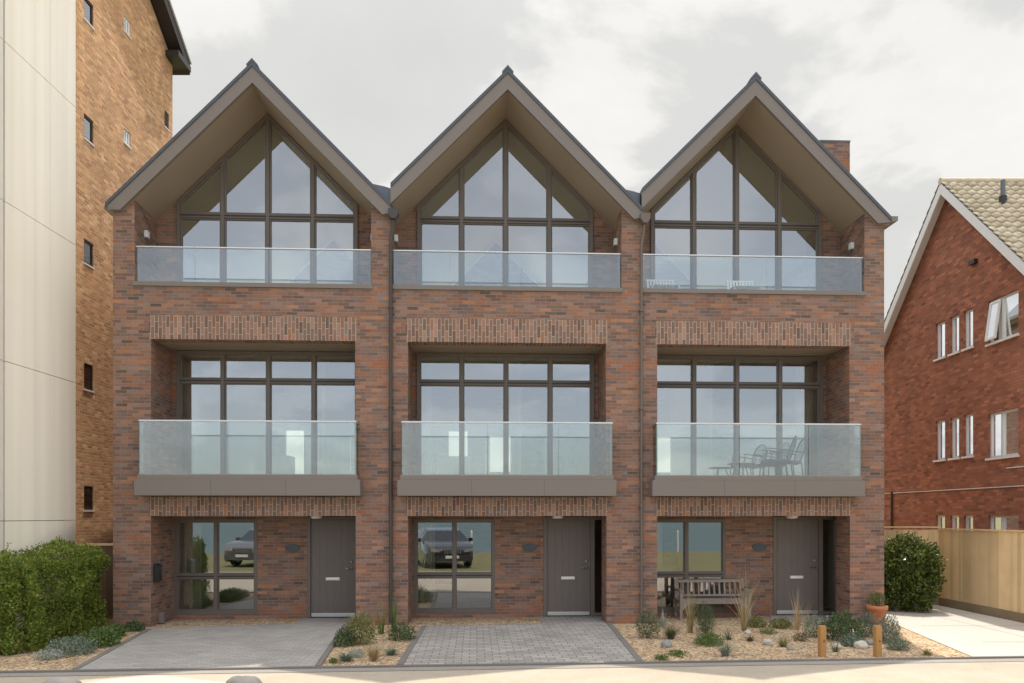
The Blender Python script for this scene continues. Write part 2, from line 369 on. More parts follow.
M['sea'] = water_mat()
def tile_mat():
    N = NT('pantile'); rn = N.noise(N.obj(), 3.5, 2); wnz = N.n('ShaderNodeTexWhiteNoise', noise_dimensions='2D')
    sp = N.n('ShaderNodeSeparateXYZ', {0: N.uv()})
    N.set(wnz.inputs['Vector'], N.n('ShaderNodeCombineXYZ', {0: N.m('FLOOR', sp.outputs[0]), 1: N.m('FLOOR', sp.outputs[1])}).outputs[0])
    c = N.ramp(wnz.outputs['Value'], [(0, (.46, .38, .27)), (.5, (.56, .47, .345)), (1, (.64, .55, .42))])
    c = N.mix(.4, c, N.ramp(N.noise(N.obj(), 8, 5), [(.3, (.6, .6, .58)), (.7, (1.25, 1.25, 1.2))]), 'MULTIPLY'); return N.fin(c, .85, spec=.2)
M['pantile'] = tile_mat()
M['terracotta'] = plain('terracotta', (.50, .195, .095), .8, 0, .2, 7, bump=.2)
M['soil'] = plain('soil', (.06, .042, .03), .95, 0, .3, 20)

# ------------------------------------------------------------ the ground
def sheet(name, pts, z, m, th=0, uvs=None):
    b = MB(); pts = [(p[0], p[1]) for p in pts]
    if th: b.prism(pts, z-th, z, 'z')
    else: b.face([(p[0], p[1], z) for p in pts])
    o = b.build(name, m, fixn=bool(th)); return struct(o)
def ky(x, d=0): return 11.60+.0772*x+d                # kerb line in front of the gardens
b = MB(); b.face([(-3000, -14, -.03), (3000, -14, -.03), (3000, 4000, -.03), (-3000, 4000, -.03)])
struct(b.build('ground', M['grassland']))
b = MB(); b.face([(-3000, -42, -1.6), (3000, -42, -1.6), (3000, -14, -.03), (-3000, -14, -.03)]); struct(b.build('beach', M['beach']))
b = MB(); b.face([(-9000, -9000, -1.5), (9000, -9000, -1.5), (9000, -40.3, -1.5), (-9000, -40.3, -1.5)]); struct(b.build('sea', M['sea']))
sheet('road', [(-60, 2.6-4), (60, 2.6+4), (60, 7.3+4.6), (-60, 7.3-4.6)], -.022, M['road'])
sheet('pavement', [(-45, 6.6-3.4), (45, 6.6+3.4), (45, ky(45, -.28)), (-45, ky(-45, -.28))], -.012, M['pave'])
sheet('channel_strip', [(-45, ky(-45, -.30)), (45, ky(45, -.30)), (45, ky(45, -.06)), (-45, ky(-45, -.06))], -.006, M['channel'])
sheet('kerb', [(-45, ky(-45, -.06)), (45, ky(45, -.06)), (45, ky(45, .0)), (-45, ky(-45, .0))], .022, M['kerb'], .05)
sheet('gravel_bed', [(-12, ky(-12, .0)), (14, ky(14, .0)), (12, 24), (-14, 24)], .0, M['gravel'])
def drive(name, quads, m, ang=0):
    # one slab per driveway, laid in its own rotated frame so that the setts follow the houses
    o = None; b = MB()
    c = W(0, 0); inv = Matrix.Rotation(-TH, 4, 'Z') @ Matrix.Translation(-c)
    for pts in quads:
        pl = [inv @ Vector((p[0], p[1], 0)) for p in pts]
        b.prism([(p.x, p.y) for p in pl], -.03, .016, 'z')
    o = b.build(name, m, fixn=True); o.location = c; o.rotation_euler = (0, 0, TH); return struct(o)
def kp(px, d=.05):                                    # point on the kerb line below image column px
    t = (px-CX)/F; Y = (11.60+d)/(1-.0772*t); return Vector((t*Y, Y, 0))
drive('driveway', [[kp(75), kp(318), gp(347, 624), gp(296, 624), gp(150, 629)], [gp(296, 624), gp(347, 624), W(-5.19+1.96, 1.1), W(-5.19+.72, 1.1)]], M['setts2'])
drive('driveway', [[kp(400), kp(640), gp(608, 623.6), gp(542, 624.6), gp(424, 626.5)], [gp(542, 624.6), gp(608, 623.6), W(-.09+2.3, 1.1), W(-.09+.72, 1.1)]], M['setts'])
drive('garden_path', [[gp(772, 621.5), gp(852, 621.5), W(5.01+2.3, 1.1), W(5.01+.74, 1.1)]], M['setts2'])
dq = [W(7.86, .0), W(7.86, 4), Vector((10.5, 21, 0)), Vector((10.5, ky(10.5, .05), 0)), kp(972)]
sheet('concrete_driveway', dq, .014, M['concrete'], .04)
jb = MB()
for Y in (13.6, 15.6, 17.6): jb.box(8.2, 10.45, Y, Y+.012, .0145, .0165)
jb.box(9.3, 9.312, 13.3, 19.5, .0145, .0165)
struct(jb.build('driveway_joint', M['channel']))
edge = MB()
def strip(a, bb, wd, z):
    d = (bb-a).normalized(); n = Vector((-d.y, d.x, 0))*wd/2
    edge.prism([((a-n).x, (a-n).y), ((bb-n).x, (bb-n).y), ((bb+n).x, (bb+n).y), ((a+n).x, (a+n).y)], -.02, z, 'z')
strip(kp(318), gp(346, 625), .09, .026); strip(kp(75), gp(149, 630), .09, .026); strip(kp(400), gp(424, 627), .1, .026); strip(kp(640), gp(609, 624), .1, .026)
struct(edge.build('path_edging', M['kerb'], fixn=True))

# ------------------------------------------------------------ the three houses
APEX, SOF = 11.26, 10.85                              # roof line z = APEX-|v|, soffit z = SOF-|v|
def poly_clip(poly, v0, v1): return poly
def window(root, name, v0, v1, z0, z1, wd, cols, rows, bar, sash, gable=False):
    """frame with one pane per opening; cols / rows are interior bar positions"""
    fr = MB(); d0, d1 = wd-.05, wd+.06
    top = (lambda v: SOF-.02-abs(v)) if gable else (lambda v: z1)
    def bar_v(c, hw, e0, e1, zb=z0):
        a, b_ = max(v0, c-hw), min(v1, c+hw)
        pts = [(a, zb), (b_, zb), (b_, top(b_))]
        if gable and a < 0 < b_: pts.append((0, top(0)))
        pts.append((a, top(a))); fr.prism(pts, e0, e1, 'y', 0)
    bar_v(v0+bar, bar, d0, d1); bar_v(v1-bar, bar, d0, d1)
    for c in cols: bar_v(c, bar, d0+.001, d1-.001)
    xs = [v0+2*bar]+[q for c in cols for q in (c-bar, c+bar)]+[v1-2*bar]
    bays = [(xs[i], xs[i+1]) for i in range(0, len(xs), 2)]
    zs = [z0+.09]+[q for r in rows for q in (r-.05, r+.05)]+[None]
    panes = []
    for (a, b_) in bays:
        fr.box(a, b_, d0+.002, d1-.002, z0, z0+.09)
        for r in rows: fr.box(a, b_, d0+.002, d1-.002, r-.05, r+.05); fr.box(a, b_, d0-.012, d0+.002, r-.012, r+.012, 1)
        if gable:
            for (p, q) in ([(a, b_)] if not (a < 0 < b_) else [(a, 0), (0, b_)]):
                fr.prism([(p, top(p)-.075), (q, top(q)-.075), (q, top(q)), (p, top(p))], d0+.002, d1-.002, 'y')
        else: fr.box(a, b_, d0+.002, d1-.002, z1-.055, z1)
        for i in range(0, len(zs), 2):
            lo, hi = zs[i], zs[i+1]
            if hi is None:
                hl, hr = (top(a)-.075, top(b_)-.075) if gable else (z1-.055, z1-.055)
            else: hl = hr = hi
            s = sash
            # sash round the pane, standing back from the main bars
            ply = [(a, lo), (b_, lo), (b_, hr), (a, hl)]
            inn = [(a+s, lo+s), (b_-s, lo+s), (b_-s, hr-s-(s*.41 if hl != hr else 0)+(0)), (a+s, hl-s-(s*.41 if hl != hr else 0))]
            if gable and hl != hr:
                inn[2] = (b_-s, top(b_-s)-.075-s*1.1); inn[3] = (a+s, top(a+s)-.075-s*1.1)
            for k in range(4):
                k2 = (k+1) % 4; fr.prism([ply[k], ply[k2], inn[k2], inn[k]], wd-.02, wd+.05, 'y')
            panes.append(inn)
    fo = fr.build(name, [M['frame'], M['framedark']], root, fixn=True)
    for p in panes:
        pb = MB(); pb.face([(q[0], wd+.012, q[1]) for q in p]); pb.build('window_pane', M['glass'], fo)
    return fo

def house(i, c, vl, vr, bl, first, last, label):
    root = thing('townhouse', W(c, 0, 0), label, 'house', TH, 'terrace of three gabled brick townhouses')
    # --- brickwork ---
    b = MB()
    def slope_box(v0, v1, w0, w1, z0): b.prism([(v0, z0), (v1, z0), (v1, SOF-abs(v1)), (v0, SOF-abs(v0))], w0, w1, 'y')
    XL = -2.76 if first else -2.36; XR = 2.76 if last else 2.74
    LL = 2.06                                          # lintel half length
    # ground floor piers and recess walls
    b.box(XL, -2.02, 0, 1.1, -.3, 2.21); b.box(2.03, XR, 0, .62, -.3, 2.21); b.box(2.34, XR, .62, 1.1, -.3, 2.21)
    for z0, z1, hv in ((2.21, 2.60, LL), (2.60, 5.745, 2.02), (5.745, 6.225, LL)):
        b.box(XL, -hv, 0, 1.1, z0, z1); b.box(hv, XR, 0, 1.1, z0, z1)
    b.box(XL, XR, 0, .3, 6.225, 6.80)                  # band under the upper balcony
    b.box(XL, -2.34, 0, .3, 6.80, 8.27 if first else 8.27); b.box(2.34, XR, 0, .3, 6.80, 8.27)
    # upper cheeks rise to the soffit
    def cheek(v0, v1, w0, w1, z0): b.prism([(v0, z0), (v1, z0), (v1, SOF-.004-abs(v1)), (v0, SOF-.004-abs(v0))], w0, w1, 'y')
    cheek(max(XL, -2.58), -2.34, 0, .3, 8.27); cheek(2.34, 2.58, 0, .3, 8.27)
    cheek(max(XL, -2.76), -2.34, .3, 9, 6.80); cheek(2.34, XR, .3, 9, 6.80)
    # back wall of the upper recess, each side of the gable window
    cheek(-2.34, -1.91, 1.1, 1.36, 6.80); cheek(1.91, 2.34, 1.1, 1.36, 6.80)
    # second storey back wall
    b.box(-2.02, -1.92, 1.1, 1.36, 3.0, 5.745); b.box(1.94, 2.02, 1.1, 1.36, 3.0, 5.745)
    # ground floor back wall with window and door openings
    b.box(-2.02, -1.985, 1.1, 1.36, -.2, 2.21); b.box(-1.985, -.23, 1.1, 1.36, -.2, .10); b.box(-1.985, -.23, 1.1, 1.36, 2.14, 2.21)
    b.box(-.23, .83, 1.1, 1.36, -.2, 2.21); b.box(2.31, 2.34, 1.1, 1.36, -.2, 2.21)
    # side walls of the body and rear wall with openings
    b.box(XL, -2.14 if not first else -2.5, 1.36, 9, -.2, 6.8); b.box(2.5, XR, 1.1, 9, -.2, 6.8)
    zr = [(0, [(-1.9, -1.5, 1.6, 2.1) if first else (1.2, 1.6, 1.7, 2.1)]), (3.0, [(-1.5, -.9, 3.15, 4.9), (-.2, .55, 3.6, 4.75)]), (6.8, [(-1.45, 1.45, 6.95, 9.30)])]  # attic opening is unseen, made large to bring daylight onto its ceiling
    for k, (zb, ops) in enumerate(zr):
        zt = (2.7, 6.3, 6.8)[k] if k < 2 else 8.9
        xs = -2.4; bandL = min(o[2] for o in ops); bandH = max(o[3] for o in ops)
        b.box(-2.5, 2.5, 8.74, 9, zb-.2, bandL); (b.box(-2.5, 2.5, 8.74, 9, bandH, zt) if k < 2 else None)
        xs = -2.5
        if k == 2:
            for q in (-1, 1): b.prism([(q*2.5, 6.95), (q*1.45, 6.95), (q*1.45, 9.3), (q*2.5, 8.34)], 8.74, 9, 'y')
            continue
        for o in ops:
            b.box(xs, o[0], 8.74, 9, bandL, bandH); xs = o[1]
            if o[3] < bandH: b.box(o[0], o[1], 8.74, 9, o[3], bandH)
            if o[2] > bandL: b.box(o[0], o[1], 8.74, 9, bandL, o[2])
        b.box(xs, 2.5, 8.74, 9, bandL, bandH)
    b.prism([(-1.535, 9.305), (1.535, 9.305), (0, SOF)], 8.74, 9, 'y')
    b.build('brick_wall', BRICK, root)
    for z0, z1 in ((2.21, 2.60), (5.745, 6.225)):
        s = MB(); s.box(-LL, LL, 0, .3, z0, z1); s.build('lintel', SOLDIER, root)
    # --- floors, soffits ---
    s = MB(); s.box(-2.02, 2.34, .3, 1.12, 2.212, 2.25); s.build('porch_ceiling', M['soffit'], root)
    s = MB(); s.box(-2.02, 2.02, .3, 1.1, 5.75, 5.79); s.build('balcony_ceiling', M['soffit'], root)
    s = MB(); s.box(-2.02, 2.02, .0, 1.1, 2.62, 2.99); s.build('balcony_floor', M['taupe'], root)
    s = MB(); s.box(-2.34, 2.34, .3, 1.1, 6.5, 6.83); s.build('balcony_floor', M['taupe'], root)
    inn = MB()
    inn.box(-2.13, 2.5, 1.36, 8.74, 2.45, 2.99, 0); inn.box(-2.13, 2.5, 1.36, 8.74, 6.25, 6.82, 0); inn.box(-2.13, 2.5, 1.38, 8.74, -.1, .06, 1)
    inn.box(-2.13, 2.5, 1.37, 8.73, 2.992, 3.01, 1); inn.box(-2.33, 2.33, 1.37, 8.73, 6.822, 6.84, 1)
    for (z0, z1) in ((.06, 2.45), (3.01, 6.25)):
        inn.box(-2.13, -2.11, 1.37, 8.73, z0, z1, 0); inn.box(2.48, 2.499, 1.37, 8.73, z0, z1, 0)
    inn.box(.45, .55, 4.6, 8.7, 3.01, 6.25, 0)         # partition by the stair
    inn.box(.62, .72, 1.6, 8.7, .06, 2.45, 0)
    inn.box(-1.75, -.75, 6.2, 6.9, 3.01, 3.9, 2); inn.box(-1.2, -.1, 4.5, 5.2, .06, .9, 2)
    inn.box(-1.9, -.7, 5.0, 6.6, 6.84, 7.35, 2)
    inn.build('interior', [M['plaster'], M['intfloor'], M['curtain']], root)
    cu = MB()                                          # gathered curtain at one side of the ground and middle floor glazing
    for (x0, x1, z0, z1) in ((-1.93, -1.55, .1, 2.12), (1.50, 1.9, 3.03, 5.6) if i == 2 else (-1.88, -1.62, 3.03, 5.6)):
        n = 28; pts = [(x0+(x1-x0)*k/n, 1.5+.035*math.sin(k*1.45)) for k in range(n+1)]
        for k in range(n): cu.face([(pts[k][0], pts[k][1], z0), (pts[k+1][0], pts[k+1][1], z0), (pts[k+1][0], pts[k+1][1], z1), (pts[k][0], pts[k][1], z1)], 0, None, True)
    cu.build('curtain', M['curtain'], root)
    # --- roof ---
    def clip_line(off): return [(vl, off+vl), (0, off), (vr, off-vr)]
    top = clip_line(APEX); bot = clip_line(APEX-.085)
    rf = MB(); rf.prism(top+bot[::-1], -.13, 9.15, 'y')
    ro = rf.build('roof', M['slate'], root, fixn=True)
    rg = MB(); rg.prism([(-.10, APEX-.098), (0, APEX+.002), (.10, APEX-.098), (.115, APEX-.06), (0, APEX+.07), (-.115, APEX-.06)], -.135, 9.15, 'y'); rg.build('ridge_cap', M['slate'], ro, fixn=True)
    bb = MB(); lo = SOF; hi = APEX-.087
    if first: L_ = [(vl, hi+vl), (0, hi), (0, lo), (-2.58, 8.27), (vl+.06, 8.27), (vl, 8.33)]
    else: L_ = [(vl, hi+vl), (0, hi), (0, lo), (vl, lo+vl)]
    R_ = [(0, hi), (vr, hi-vr), (vr, 8.30), (2.58, 8.27), (0, lo)]
    bb.prism(L_, -.11, -.03, 'y'); bb.prism(R_, -.11, -.03, 'y'); bb.build('bargeboard', M['taupe'], root, fixn=True)
    sf = MB()
    sl = max(vl, -2.58)
    sf.prism([(sl, SOF+sl), (0, SOF), (0, SOF+.05), (sl, SOF+sl+.05)], -.03, 1.1, 'y'); sf.prism([(0, SOF), (2.58, SOF-2.58), (2.58, SOF-2.53), (0, SOF+.05)], -.03, 1.1, 'y')
    sf.box(2.58, vr, -.03, 9, 8.275, 8.30)
    if first: sf.box(vl, -2.58, -.03, 9, 8.275, 8.30)
    sf.build('soffit', M['soffit'], root, fixn=True)
    ic = MB()
    for q in (-1, 1):
        def cs(a, c, w0, w1): ic.prism([(q*a, SOF-a), (q*c, SOF-c), (q*c, SOF+.05-c), (q*a, SOF+.05-a)], w0, w1, 'y')
        cs(0, 2.34, 1.102, 8.73)
    ic.build('attic_ceiling', M['plaster'], root, fixn=True)
    if not last:                                       # lead valley towards the next roof
        vv = MB(); vv.prism([(2.30, APEX-2.30), (2.74, APEX-2.74-.02), (2.74, 8.86), (2.60, 8.90)], .05, 9, 'y'); vv.build('valley_flashing', M['lead'], root, fixn=True)
    # --- windows ---
    window(root, 'gable_window', -1.91, 1.91, 6.86, None, 1.1, (-.955, 0, .955), (8.63,), .034, .032, True)
    window(root, 'balcony_window', -1.92, 1.94, 3.0, 5.73, 1.1, (-.95, .01, .975), (5.10,), .036, .022)
    window(root, 'ground_window', -1.985, -.23, .10, 2.14, 1.14, (-1.11,), (.92,), .032, .020)
    # --- door ---
    df = MB(); df.box(.83, .90, 1.08, 1.22, 0, 2.19); df.box(1.86, 1.95, 1.08, 1.22, 0, 2.19); df.box(2.25, 2.31, 1.08, 1.22, 0, 2.19); df.box(.90, 1.86, 1.082, 1.218, 2.13, 2.19); df.box(1.95, 2.25, 1.082, 1.218, 2.13, 2.19); df.box(1.95, 2.25, 1.082, 1.218, .03, .09)
    dfo = df.build('door_frame', M['frame'], root)
    pb = MB(); pb.face([(1.95, 1.16, .09), (2.25, 1.16, .09), (2.25, 1.16, 2.13), (1.95, 1.16, 2.13)]); pb.build('sidelight_pane', M['glass'], dfo)
    dr = MB(); dr.box(.905, 1.855, 1.12, 1.165, .035, 2.125); dro = dr.build('door', M['door'], root)
    k = MB(); k.box(.915, 1.845, 1.10, 1.121, .035, .115); k.build('threshold_plate', M['steel'], dro, bevel=.004)
    k = MB(); k.box(1.22, 1.52, 1.105, 1.121, .82, .885); k.box(1.24, 1.50, 1.098, 1.106, .835, .87); k.build('letter_plate', M['steel'], dro, bevel=.004)
    k = MB(); k.lathe([(0, -.012), (.026, -.012), (.026, .012), (0, .012)], 14, (1.775, 1.108, 1.08), axis='y'); k.tube([(1.775, 1.10, 1.08), (1.775, 1.06, 1.08), (1.66, 1.058, 1.08)], .011, 8); k.build('door_handle', M['steel'], dro)
    k = MB(); k.lathe([(0, -.012), (.024, -.012), (.024, .012), (0, .012)], 14, (1.775, 1.108, 1.22), axis='y'); k.build('lock_cylinder', M['steel'], dro)
    k = MB(); pts = [(.52+.16*math.cos(t), 1.52+.085*math.sin(t)) for t in [2*math.pi*q/24 for q in range(24)]]; k.prism(pts, 1.075, 1.098, 'y'); k.build('name_plaque', M['slateplaque'], root, fixn=True)
    k = MB(); k.lathe([(0, 2.150), (.09, 2.155), (.12, 2.175), (.12, 2.211)], 20, (1.1, .72, 0)); k.build('porch_light', M['white'], root)
    for sd in ((-1, 1) if i < 3 else (1,)):            # small square lights on the upper cheeks
        k = MB(); v = sd*2.34; k.box(min(v, v-sd*.07), max(v, v-sd*.07), .44, .56, 7.93, 8.07); k.box(min(v, v-sd*.05), max(v, v-sd*.05), .47, .53, 7.90, 7.93, 1); k.build('wall_light', [M['white'], M['taupe']], root, bevel=.006)
    # --- balconies ---
    sl = MB(); sl.box(-2.20, 2.17, -.36, -.002, 2.61, 2.93); sl.box(-2.15, 2.12, -.345, -.002, 2.93, 3.02); slo = sl.build('balcony_slab', M['taupe'], root, bevel=.006)
    jn = MB(); jn.box(-.732, -.728, -.3615, -.358, 2.615, 2.925); jn.box(.718, .722, -.3615, -.358, 2.615, 2.925); jn.build('panel_joint', M['framedark'], slo)
    bl_ = MB()
    zt = 4.06
    for (a, b_) in ((-2.10, -.42), (-.405, 1.0), (1.015, 2.08)): bl_.box(a, b_, -.325, -.31, 3.02, zt)
    bl_.box(-2.10, -2.085, -.31, -.0, 3.02, zt); bl_.box(2.065, 2.08, -.31, 0, 3.02, zt)
    go = bl_.build('balustrade', M['balglass'], root)
    hr = MB(); hr.box(-2.12, 2.10, -.34, -.295, zt, zt+.032); hr.box(-2.12, -2.07, -.295, 0, zt, zt+.032); hr.box(2.05, 2.10, -.295, 0, zt, zt+.032); hr.build('handrail', M['steel'], go, bevel=.005)
    ge = MB()
    for v in (-2.108, 2.083): ge.box(v, v+.006, -.33, -.305, 3.02, zt)
    ge.build('glass_edge', M['glassedge'], go)
    ch = MB(); ch.box(-2.36 if not first else -2.37, 2.37, -.03, -.001, 6.80, 6.885); ch.box(-2.335, 2.335, .0, .299, 6.801, 6.86); ch.build('balcony_channel', M['taupe'], root)
    ub = MB()
    for (a, b_) in ((-2.325, -1.18), (-1.165, .28), (.295, 2.325)): ub.box(a, b_, .05, .065, 6.86, 7.585)
    uo = ub.build('balustrade', M['balglass'], root)
    hr = MB(); hr.box(-2.335, 2.335, .035, .08, 7.585, 7.612); hr.build('handrail', M['steel'], uo, bevel=.005)
    po = MB()
    for v in (-2.32, 2.29): po.box(v, v+.03, .085, .115, 6.86, 7.585)
    po.build('balustrade_post', M['taupe'], uo)
    if not last:
        dp = MB(); dp.tube([(2.74, -.06, .05), (2.74, -.06, 7.75), (2.78, -.07, 8.0), (2.80, -.09, 8.22)], .036 if i == 0 else .028, 10)
        for z in (.6, 2.4, 4.4, 6.4): dp.box(2.69, 2.79, -.10, -.001, z, z+.03)
        dpo = dp.build('downpipe', M['pipe'] if i == 0 else M['frame'], root)
        hp = MB(); hp.prism([(2.70, 8.37), (2.90, 8.37), (2.90, 8.26), (2.84, 8.17), (2.76, 8.17), (2.70, 8.26)], -.19, -.01, 'y'); hp.build('hopper_head', M['pipe'] if i == 0 else M['frame'], dpo, fixn=True)
    else:
        gt = MB(); gt.prism([(2.84, 8.30), (2.99, 8.33), (2.99, 8.42), (2.84, 8.42)], -.12, 9.1, 'y'); gt.build('gutter', M['taupe'], root, fixn=True)
        cm = MB(); cm.box(2.05, 2.74, 1.45, 2.2, 8.2, 10.70); cm.box(2.04, 2.75, 1.44, 2.21, 10.70, 10.735, 1); cm.build('chimney', [BRICK, M['lead']], root)
    if first:
        gt = MB(); gt.prism([(-2.93, 8.31), (-2.84, 8.29), (-2.84, 8.37), (-2.93, 8.37)], -.02, 9.1, 'y'); gt.build('gutter', M['taupe'], root, fixn=True)
        k = MB(); k.box(-2.018, -1.93, .10, .34, .88, 1.20); k.prism([(-2.018, 1.20), (-1.91, 1.20), (-2.018, 1.25)], .09, .35, 'y'); k.build('letterbox', M['black'], root, bevel=.01)
        k = MB(); k.box(-2.018, -1.92, .34, .46, .02, .24); k.build('meter_cover', M['taupe'], root, bevel=.01)
    return root
C3 = (-5.19, -.09, 5.01)
house(0, C3[0], -2.86, 2.74, 0, True, False, 'gabled brick townhouse with a black letterbox by its porch, nearest the cream clad tower')
house(1, C3[1], -2.36, 2.74, 0, False, False, 'gabled brick townhouse in the middle of the terrace, between two downpipes')
house(2, C3[2], -2.36, 2.86, 0, False, True, 'gabled brick townhouse with a chimney, a bench and gravel garden in front')

# ------------------------------------------------------------ the tower on the left
t = thing('apartment_tower', (-9.3, 16.7, 0), 'tall orange brick tower with cream clad panels and small dark windows', 'apartment building')
XW = -9.3
def ly(px, X): return X*F/(px-CX)                      # depth of a wall plane X seen at column px
b = MB()
wins = []                                              # (y0,y1,z0,z1) openings in the wall X = XW
Ya, Yb = ly(84, XW), ly(93.5, XW)
def zy(py, Y): return H+(CY-py)/F*Y
for (p0, p1) in ((-4, 19), (114, 138), (239, 263), (363, 389), (486, 510)): wins.append((Ya, Yb, zy(p1, 17.0), zy(p0, 17.0), 'd'))
Y2a, Y2b = ly(124, XW), ly(130.5, XW)
for (p0, p1) in ((15, 30), (128, 142)): wins.append((Y2a, Y2b, zy(p1, 18.7), zy(p0, 18.7), 'w'))
Y3a, Y3b = ly(164.5, XW), ly(169, XW); wins.append((Y3a, Y3b, zy(128, 21), zy(112, 21), 'v'))
YE = ly(172.5, XW)
# brick side wall cut round its openings, column by column
def wall_cols(b, X0, X1, y0, y1, ztop, ops, zbot=-.3):
    cols = sorted(set([(o[0], o[1]) for o in ops])); y = y0
    zt = ztop if callable(ztop) else (lambda yy: ztop)
    def seg(a, c, za, zb=None):
        if zb is None: b.prism([(a, za), (c, za), (c, zt(c)), (a, zt(a))], X0, X1, 'x')
        else: b.box(X0, X1, a, c, za, zb)
    for (a, c) in cols:
        seg(y, a, zbot); z = zbot
        for o in sorted([o for o in ops if (o[0], o[1]) == (a, c)], key=lambda o: o[2]):
            seg(a, c, z, o[2]); z = o[3]
        seg(a, c, z); y = c
    seg(y, y1, zbot)
ridge = 15.0
def ttop(yy): return 15.0+(YE-yy)*.62-.35
wall_cols(b, XW-.3, XW, 16.2, YE, ttop, wins)
b.prism([(16.7, -.3), (YE, -.3), (YE, ttop(YE)), (16.7, ttop(16.7))], XW-12, XW-.8, 'x')
b.prism([(16.7, -.3), (16.71, -.3), (16.71, ttop(16.7)), (16.7, ttop(16.7))], XW-.8, XW-.3, 'x')
o = b.build('brick_wall', BRICK_TOWER, None, fixn=False); o.parent = t; o.matrix_parent_inverse = Matrix.Translation((9.3, -16.7, 0))
INV = Matrix.Translation((9.3, -16.7, 0))
def tp(mb, name, m, **k): o = mb.build(name, m, None, **k); o.parent = t; o.matrix_parent_inverse = INV; return o
for (a, c, z0, z1, kd) in wins:
    f = MB(); X = XW-.02
    fm = M['white'] if kd == 'w' else M['framedark']; fw = .07 if kd == 'w' else .04
    f.box(X-.04, X, a, a+fw, z0, z1); f.box(X-.04, X, c-fw, c, z0, z1); f.box(X-.04, X, a+fw, c-fw, z0, z0+.05); f.box(X-.04, X, a+fw, c-fw, z1-.05, z1)
    if kd == 'w': f.box(X-.04, X, (a+c)/2-.035, (a+c)/2+.035, z0+.05, z1-.05)
    if kd == 'v':
        for q in range(6): f.box(X-.03, X+.01, a+.04, c-.04, z0+.05+(z1-z0-.1)*q/6, z0+.05+(z1-z0-.1)*(q+.55)/6)
    f.box(XW-.02, XW+.02, a-.01, c+.01, z0-.035, z0-.002, 1)
    fo = tp(f, 'window', [fm, M['white']])
    g = MB(); g.face([(X-.02, a+.04, z0+.05), (X-.02, c-.04, z0+.05), (X-.02, c-.04, z1-.05), (X-.02, a+.04, z1-.05)]); p = g.build('window_pane', M['glass'], fo)
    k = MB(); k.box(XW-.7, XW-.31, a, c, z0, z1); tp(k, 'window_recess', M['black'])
# verge roof with deep soffit
rf = MB()
def ro(y, z): return (y, z)
za = lambda yy: 15.0+(YE-yy)*.62
y0, y1 = 15.5, YE+.35
rf.prism([(y0, za(y0)-.3), (y1, za(y1)-.3), (y1, za(y1)+.02), (y0, za(y0)+.02)], XW-12.2, XW+.34, 'x', 0)
rf.prism([(y0, za(y0)+.02), (y1+.02, za(y1+.02)+.02), (y1+.02, za(y1)+.07), (y0, za(y0)+.09)], XW-12.2, XW+.38, 'x', 1)
rf.box(XW-.1, XW+.36, YE-.45, YE+.36, za(YE)-.44, za(YE)-.29, 0)
tp(rf, 'roof', [M['framedark'], M['offwhite']], fixn=True)
# cream cladding panels with open joints
cl = MB(); XC = XW+.10
yb = [ly(5, XC), ly(35, XC), ly(50, XC), 16.45]
# joints measured on the panel wall
zb = [-.3, .0+zy(521, 15), zy(364, 14.35), zy(206, 14.35), zy(47, 14.35), 14.0, 17]
zb = [-.3, 2.12, 5.02, 7.92, 10.82, 13.7, 17.5]
for i in range(3):
    for j in range(6): cl.box(XW-.02, XC, yb[i]+.004, yb[i+1]-.004, zb[j]+.006, zb[j+1]-.006)
cl.box(XW-5, XW-.021, yb[0]+.02, 16.44, -.3, 17.4, 1)
tp(cl, 'clad_panel', [M['clad'], M['framedark']])
cl = MB(); 
for j in range(6): cl.box(XW-6, XC+.0, yb[0]-3.2, yb[0]-.05, zb[j]+.006, zb[j+1]-.006)
tp(cl, 'stair_core', [plain('grey_cladding', (.70, .66, .58), .6), M['framedark']])

# side gate between tower and terrace
t2 = thing('side_gate', (-8.7, 16.6, 0), 'low brown boarded gate between the tower and the terrace', 'gate')
g = MB()
for k in range(8): g.box(-9.24+k*.155, -9.24+k*.155+.148, 16.6, 16.63, .04, 1.58)
g.box(-9.25, -8.0, 16.63, 16.68, .3, .42); g.box(-9.25, -8.0, 16.63, 16.68, 1.2, 1.32)
o = g.build('gate_boards', M['gate']); o.parent = t2; o.matrix_parent_inverse = Matrix.Translation((8.7, -16.6, 0))
g = MB(); g.box(-9.25, -7.98, 16.57, 16.70, 1.58, 1.63); o = g.build('capping_rail', M['fence']); o.parent = t2; o.matrix_parent_inverse = Matrix.Translation((8.7, -16.6, 0))

# ------------------------------------------------------------ the red brick block on the right
XN = 11.5
nb = thing('red_brick_block', (XN, 20, 0), 'red brick flats with a pantiled roof and white windows behind the timber fence', 'building')
INVN = Matrix.Translation((-XN, -20, 0))
def npart(mb, name, m, parent=None, **k):
    o = mb.build(name, m, None, **k); o.parent = parent or nb
    if not parent: o.matrix_parent_inverse = INVN
    return o
YR = ly(941, XN-.25); ZR = zy(184, YR)-.1
PN = math.tan(R(43.5))
def ntop(yy): return ZR-abs(yy-YR)*PN
ops = []
cols = [(935.5, 945), (950, 959), (963.5, 973), (988, 1018.5)]
for ci, (a, c) in enumerate(cols):
    y1_, y0_ = ly(a, XN), ly(c, XN); ym = (y0_+y1_)/2
    rowsz = [(zy(347-ci*4.5, ym), zy(313-ci*6.5, ym)), (zy(451, ym), zy(415, ym)), (zy(560, ym), zy(514, ym))]
    zz_ = [(6.45, 7.42), (3.72, 4.78), (1.0, 2.22)] if ci < 3 else [(6.35, 7.38), (3.60, 4.68), (.95, 2.22)]
    for (z0, z1) in zz_: ops.append((y0_, y1_, z0, z1, ci))
b = MB(); Y0N, Y1N = 13.2, 27.8
